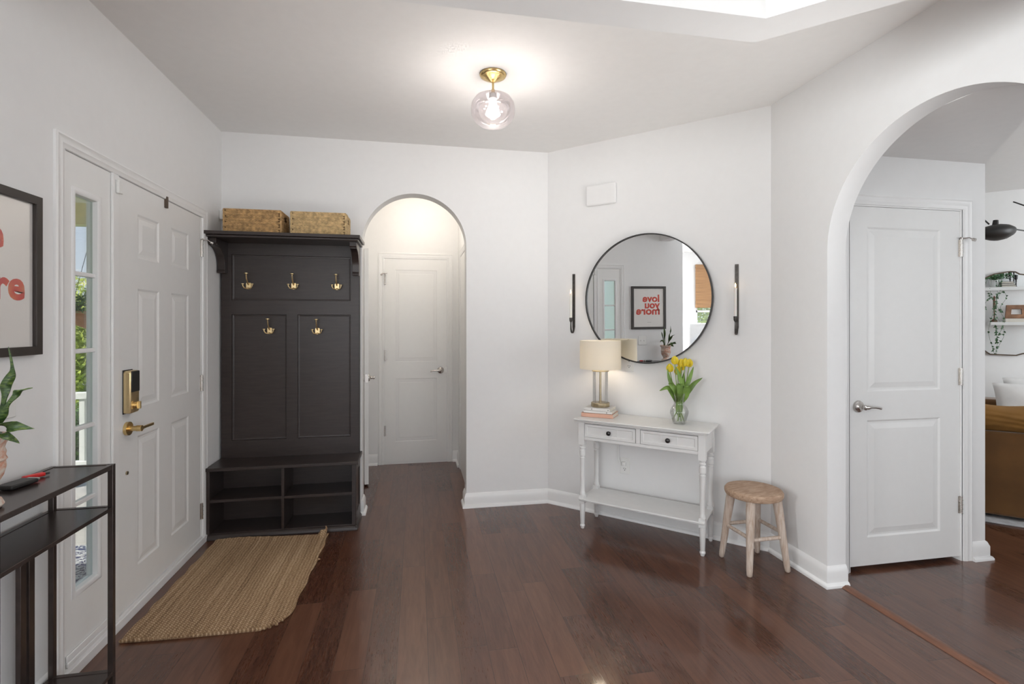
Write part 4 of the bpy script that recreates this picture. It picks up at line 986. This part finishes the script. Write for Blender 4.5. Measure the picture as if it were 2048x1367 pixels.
# ------------------------------------------------------------------ stool
sl = thing('wooden_stool', 'small round raw-wood stool with four splayed legs beside the console table', 'stool', (1.924, 2.622, 0), math.radians(2))
m = mb(); prof = [(0, .398), (.140, .398), (.152, .404), (.157, .416), (.157, .430), (.150, .440), (.135, .4425), (.06, .440), (0, .4395)]
m.lathe(prof, 48); o = m.build('seat', 'teak', sl, smooth=True)
for sx_, sy_ in ((-1, -1), (1, -1), (1, 1), (-1, 1)):
    mb().tube([(sx_*.124, sy_*.124, 0), (sx_*.1235, sy_*.1235, .006), (sx_*.121, sy_*.121, .03), (sx_*.105, sy_*.105, .2), (sx_*.085, sy_*.085, .400)], [.009, .0145, .0165, .021, .026], 16).build('leg', 'teakleg', sl, smooth=True)
for (a, b, z) in (((-1, -1), (1, -1), .19), ((1, -1), (1, 1), .215), ((1, 1), (-1, 1), .205), ((-1, 1), (-1, -1), .20)):
    r_ = .105; mb().cyl((a[0]*r_, a[1]*r_, z), (b[0]*r_, b[1]*r_, z), .0105, n=14).build('stretcher', 'teakleg', sl, smooth=True)

# ------------------------------------------------------------------ living room past the arch
def dthing(name, label, cat, d, nn, z, group=None): return thing(name, label, cat, (*dn(d, nn), z), ANG, group=group)
so = dthing('mustard_sofa', 'mustard velvet sofa seen from behind through the wide arch', 'sofa', .62, 4.905, 0)
mb().box(0, 2.3, 0, .16, .03, .628).build('back', 'velvet', so, bevel=.02, seg=3)
mb().box(0, 2.3, .16, .95, .03, .40).build('seat_base', 'velvet', so, bevel=.02, seg=3)
mb().box(-.20, 0, 0, .95, .03, .60).build('armrest', 'velvet', so, bevel=.03, seg=3)
for i in range(2): mb().box(.03+i*1.12, 1.13+i*1.12, .17, .94, .40, .56).build('seat_cushion', 'cushion', so, bevel=.05, seg=4)
def pillow(m, w, h, t, n=24, wr=0):
    vs = []; fs = []
    for s in (-1, 1):
        for j in range(n+1):
            for i in range(n+1):
                u, v = i/n*2-1, j/n*2-1; b = (1-u*u)*(1-v*v); pin = 1-.06*(u*u*v*v)
                vs.append((u*w/2*(1-.07*(1-v*v)*abs(u)), s*t/2*max(0, b)**.5+(.003*math.sin(9*u+5*v)+wr*(math.sin(13*u+4*v+s)+.7*math.sin(23*u-9*v)+.5*math.sin(5*u+17*v)))*b, v*h/2+wr*.8*math.sin(11*u+2*v)*(1-u*u)*(1-.07*(1-u*u)*abs(v))))
    N = (n+1)**2
    for s in (0, 1):
        for j in range(n):
            for i in range(n):
                a = s*N+j*(n+1)+i; fs.append((a, a+1, a+n+2, a+n+1))
    return m.add(vs, fs)
m = pillow(mb(), 1.30, .20, .30, 40, .009); bc = dthing('back_cushion', 'puffy mustard back cushion lying along the top of the sofa', 'cushion', 1.20, 5.03, .705)
o = m.build('cushion_body', 'cushion', bc, smooth=True); 
s2 = dthing('corner_sofa', 'second sofa section against the far living room wall', 'sofa', .55, 6.05, 0)
mb().box(-.3, 2.6, 0, .85, .05, .42).build('seat_base', 'velvet', s2, bevel=.03, seg=3)
mb().box(-.3, 2.6, .65, .88, .05, .66).build('back', 'velvet', s2, bevel=.03, seg=3)
for (dd, nn, lab, ww, tz) in ((1.50, 6.34, 'white linen pillow leaning in front of the other white pillow', .62, .635), (1.62, 6.50, 'rear white linen pillow on the far sofa section', .66, .675)):
    t = dthing('white_pillow', lab, 'pillow', dd, nn, tz, 'white pillows on the far sofa'); t.rotation_euler = (math.radians(-14), 0, ANG)
    pillow(mb(), ww, .44, .13).build('pillow_body', 'linen', t, smooth=True)
rw = mb(); rw.T = Matrix.Translation((*dn(0, 0), 0)); dbox(rw, .38, 3.3, 4.80, 6.1, 0, .010); tag(rw.build('area_rug', 'rugwhite', bevel=.004), 'pale grey area rug under the mustard sofa', 'rug')

# scalloped mirror on the far wall
sm = dthing('scalloped_mirror', 'bronze framed mirror with notched corners on the living room wall', 'mirror', 1.37, 6.975, 1.51)
pts = [(-.09, -.425), (.105, -.430), (.15, -.412), (.19, -.402), (.235, -.36), (.245, -.30), (.245, .30), (.235, .345), (.19, .375), (.13, .388), (.10, .412), (.06, .418), (-.06, .398), (-.105, .375), (-.145, .352), (-.20, .335), (-.235, .28), (-.235, -.30), (-.20, -.355), (-.15, -.37), (-.12, -.400)]
m = mb().sweep([(0, 0), (.010, 0), (.010, -.022), (0, -.022)], pts, lambda p, q, h: (p, h, q), closed=True); m.build('frame', 'bronze', sm, smooth=True)
mb().prism(pts, lambda p, q, h: (p, h, q), -.004, -.010).build('mirror_glass', 'mirror', sm)

# shelves on the facing wall (their reflection shows in that mirror); local x runs along the wall, y away from the wall
def vd(px_): r = (px_-1024)/1010.0; s_, c_ = math.sin(YAW), math.cos(YAW); v = Vector((s_+c_*r, c_-s_*r)); return v.dot(D_)/v.dot(N_)
NV = 2*6.968-4.42      # virtual distance of the shelf contents
def vx(px_): return vd(px_)*NV
def vzz(y_): return 1.39+(649-y_)/1010.0*(NV/1.383)
def fw_thing(name, label, cat, px_, y_, nn=4.42, group=None): return thing(name, label, cat, (*dn(vx(px_), nn), vzz(y_)), ANG, group=group)
for (xa, xb, y_, lab) in ((1955, 2075, 573.5, 'upper white floating shelf reflected in the scalloped mirror'), (1977.5, 2075, 643.5, 'lower white floating shelf reflected in the scalloped mirror')):
    t = thing('floating_shelf', lab, 'shelf', (*dn(vx(xa), 4.30), vzz(y_)), ANG, group='white floating shelves in the living room')
    mb().box(0, vx(xb)-vx(xa), 0, .22, -.045, 0).build('board', 'whitewood', t, bevel=.002)
for px_, h_, lab in ((2020, .215, 'black candlestick beside the stacked books on the upper shelf'), (2027.5, .260, 'tallest black candlestick on the upper shelf'), (2033.5, .165, 'shortest black candlestick on the upper shelf')):
    t = fw_thing('candlestick', lab, 'candlestick', px_, 573.4, 4.42 if h_ > .2 else 4.38, 'black candlesticks on the upper shelf')
    mb().lathe([(0, 0), (.019, 0), (.017, .006), (.007, .012), (.006, h_*.45), (.011, h_*.5), (.006, h_*.55), (.007, h_-.07), (.016, h_-.055), (.020, h_), (.016, h_), (.012, h_-.04), (0, h_-.045)], 16).build('stick_body', 'blackmatte', t, smooth=True)
for k in range(3):
    t = fw_thing('shelf_book', ('bottom', 'middle', 'top')[k]+' dark book of the stack on the upper shelf', 'book', 2001, 573.4, 4.36, 'dark books on the upper shelf')
    t.location.z += k*.025; mb().box(0, .145-.01*k, 0, .12, 0, .004).box(0, .145-.01*k, 0, .12, .020, .024).box(0, .145-.01*k, 0, .004, .0, .024).build('cover', 'covergrey', t)
    mb().box(.003, .14-.01*k, .004, .117, .004, .020).build('pages', 'page', t)
for k in range(2):
    t = fw_thing('shelf_book', ('bottom', 'top')[k]+' pale book of the stack on the lower shelf', 'book', 2008, 643.3, 4.35, 'pale books on the lower shelf')
    t.location.z += k*.023; mb().box(0, .24, 0, .14, 0, .003).box(0, .24, 0, .14, .019, .022).box(0, .24, 0, .003, 0, .022).build('cover', 'coverwhite', t)
    mb().box(.003, .237, .003, .137, .003, .019).build('pages', 'page', t)
bf = fw_thing('carved_box_frame', 'brown carved box frame with small picture on the pale books', 'picture frame', 2010.5, 636.6, 4.38)
m = mb().sweep([(0, 0), (0, .03), (-.055, .03), (-.06, 0)], [(0, 0), (.013, .185), (.215, .185), (.228, 0)], lambda p, q, h: (p, h, q), closed=True); m.build('frame', 'framewood', bf, bevel=.002)
mb().box(.04, .19, .004, .012, .04, .145).build('picture', 'linen', bf)
tv = fw_thing('spindle_candlestick', 'dark wooden spindle standing on the lower shelf', 'candlestick', 1989, 643.3, 4.40)
mb().lathe([(0, 0), (.034, 0), (.032, .02), (.02, .035), (.007, .045), (.006, .19), (.014, .2), (.012, .34), (.006, .36), (0, .36)], 16).build('stick_body', 'brownwood', tv, smooth=True)
iv = fw_thing('trailing_ivy', 'trailing green ivy spilling from the upper shelf across both shelves', 'potted plant', 1989, 573.4, 4.40)
mb().lathe([(0, 0), (.045, 0), (.06, .10), (.055, .10), (.04, .01), (0, .01)], 20).build('pot', 'whitewood', iv, smooth=True)
m = mb(); ms = mb(); rnd = random.Random(5)
def ileaf(p, s_):
    d = Vector((rnd.gauss(0, 1), rnd.gauss(0, .6), rnd.gauss(-.3, .7))).normalized(); w_ = d.cross(Vector((rnd.gauss(0, .3), 1, 0))).normalized()
    m.add([p-d*s_*.2, p+w_*s_*.42, p+d*s_, p-w_*s_*.42], [(0, 1, 2, 3)])
for i in range(230):
    ileaf(Vector((rnd.gauss(0, .07), rnd.gauss(.03, .045), .12+rnd.random()*.13)), .032)
for (x0, dz, n_, wob) in ((-.05, -.9, 22, .03), (.0, -1.0, 60, .012), (.04, -.78, 20, .04), (.075, -.35, 12, .03), (-.09, -.3, 10, .03), (.03, -.95, 12, .05)):
    P = [Vector((x0+wob*math.sin(k*.8+x0*40), .10+.02*math.sin(k), .10+(dz-.10)*k/12)) for k in range(13)]; P[0] = Vector((x0*.4, 0, .11)); P[1] = Vector((x0*.8, .07, .14))
    ms.tube(P, .0016, 5)
    for k in range(n_): a = rnd.random()*12; b = int(a); ileaf(P[min(b, 12)].lerp(P[min(b+1, 12)], a-b), .030)
m.build('foliage', 'ivy', iv); ms.build('vine_stems', 'ivy', iv)

# multi-arm black ceiling lamp
ar = thing('three_arm_ceiling_lamp', 'black ceiling lamp with an oval metal shade hanging in the living room', 'ceiling light', (5.30, 3.36, CH))
mb().lathe([(0, 0), (.05, 0), (.05, -.02), (.01, -.03), (0, -.03)], 24).build('ceiling_mount', 'blackmatte', ar, smooth=True)
L0 = Vector((5.30, 3.36, CH))
def rel(x, y, z): return Vector((x, y, z))-L0
mb().tube([(0, 0, -.02), (0, 0, -.42)], .008, 10).build('drop_rod', 'blackmatte', ar, smooth=True)
mb().tube([(0, 0, -.42), rel(5.18, 3.40, 2.176), rel(4.985, 3.432, 2.205)], .006, 8).build('arm', 'blackmatte', ar, smooth=True)
mb().tube([rel(4.70, 3.49, 2.33), rel(4.79, 3.47, 2.245)], .006, 8).tube([(0, 0, -.42), (.35, -.2, -.30)], .006, 8).tube([(0, 0, -.42), (.1, .35, -.22)], .006, 8).build('arm', 'blackmatte', ar, smooth=True)
m = mb(); c = rel(4.855, 3.455, 2.185); th_ = math.atan2(-.186, .9826)
prof = [(-.165, .0), (-.15, .028), (-.10, .052), (-.04, .066), (0, .070), (.05, .064), (.10, .045), (.135, .022), (.142, .006)]
m.T = Matrix.Translation(c) @ Matrix.Rotation(th_, 4, 'Z') @ Matrix.Rotation(math.radians(-4), 4, 'Y')
ring = []
for xx, hh in prof:
    ring += [(xx, hh*1.5*math.cos(a), (hh*(.85 if math.sin(a) > 0 else 1.15))*math.sin(a)) for a in [2*PI*j/20 for j in range(20)]]
fs = [(i*20+j, i*20+(j+1) % 20, (i+1)*20+(j+1) % 20, (i+1)*20+j) for i in range(len(prof)-1) for j in range(20)] + [tuple((len(prof)-1)*20+j for j in range(20))]
m.add(ring, fs); m.build('oval_shade', 'blackmatte', ar, smooth=True)
m = mb(); m.T = Matrix.Translation(c+Vector((-.02, 0, .06))); m.cyl((0, 0, -.01), (.005, 0, .032), .022, .018, 16); m.build('swivel_knob', 'black', ar, smooth=True)

# ------------------------------------------------------------------ dining room things seen in the round mirror
bs = thing('bamboo_shade', 'brown bamboo roman shade on the dining room window', 'window shade', (-4.585, -1.64, 1.62), PI/2)
mb().box(0, .90, -.03, -.015, .10, .86).box(0, .90, -.045, -.012, 0, .14).box(0, .90, -.05, -.01, .80, .88).build('slats', 'bamboo', bs, bevel=.004)
wp_ = thing('white_framed_print', 'white framed botanical print on the dining room wall', 'picture frame', (-4.60, -.56, 1.55), PI/2)
m = mb().sweep([(0, 0), (0, -.03), (-.03, -.03), (-.03, 0)], [(0, 0), (0, .60), (.46, .60), (.46, 0)], lambda p, q, h: (p, h, q), closed=True); m.build('frame', 'extwhite', wp_)
mb().box(.02, .44, -.012, -.004, .02, .58).build('paper', 'linen', wp_); m = mb()
for i in range(7): m.ball((.22+.03*math.sin(i*2), -.013, .16+i*.045), (.018, .002, .012), 8, 6)
m.build('drawing', 'dark', wp_)
sb = thing('high_back_bench', 'white high-backed bench in the dining room', 'bench', (-3.1, -.95, 0), PI/2)
mb().box(-.2, 1.2, 0, .10, 0, 1.33).build('back', 'whitewood', sb, bevel=.02); mb().box(-.2, 1.2, -.45, 0, .38, .5).build('seat', 'bluefab', sb, bevel=.03)
mb().box(-.2, 1.2, -.43, 0, 0, .38).build('base', 'whitewood', sb, bevel=.01)
mb().box(-.1, 1.1, -.10, 0, .5, 1.06).build('cushion', 'bluefab', sb, bevel=.04)
dc = thing('dining_chair', 'brown wooden chair with rounded back in the dining room', 'chair', (-1.95, .62, 0), math.radians(200))
for x in (-.2, .2):
    for y in (-.19, .19): mb().cyl((x, y, 0), (x*.9, y*.9, .45), .014, .018, 10).build('leg', 'brownwood', dc, smooth=True)
mb().box(-.22, .22, -.21, .21, .44, .47).build('seat', 'brownwood', dc, bevel=.015, seg=3)
mb().prism([(-.2, .50), (.2, .50), (.22, .80), (.18, .98), (.08, 1.08), (-.08, 1.08), (-.18, .98), (-.22, .80)], lambda p, q, h: (p, h, q), .18, .205).build('backrest', 'brownwood', dc, bevel=.006)
for x in (-.19, .19): mb().box(x-.012, x+.012, .18, .2, .44, .6).build('back_post', 'brownwood', dc)
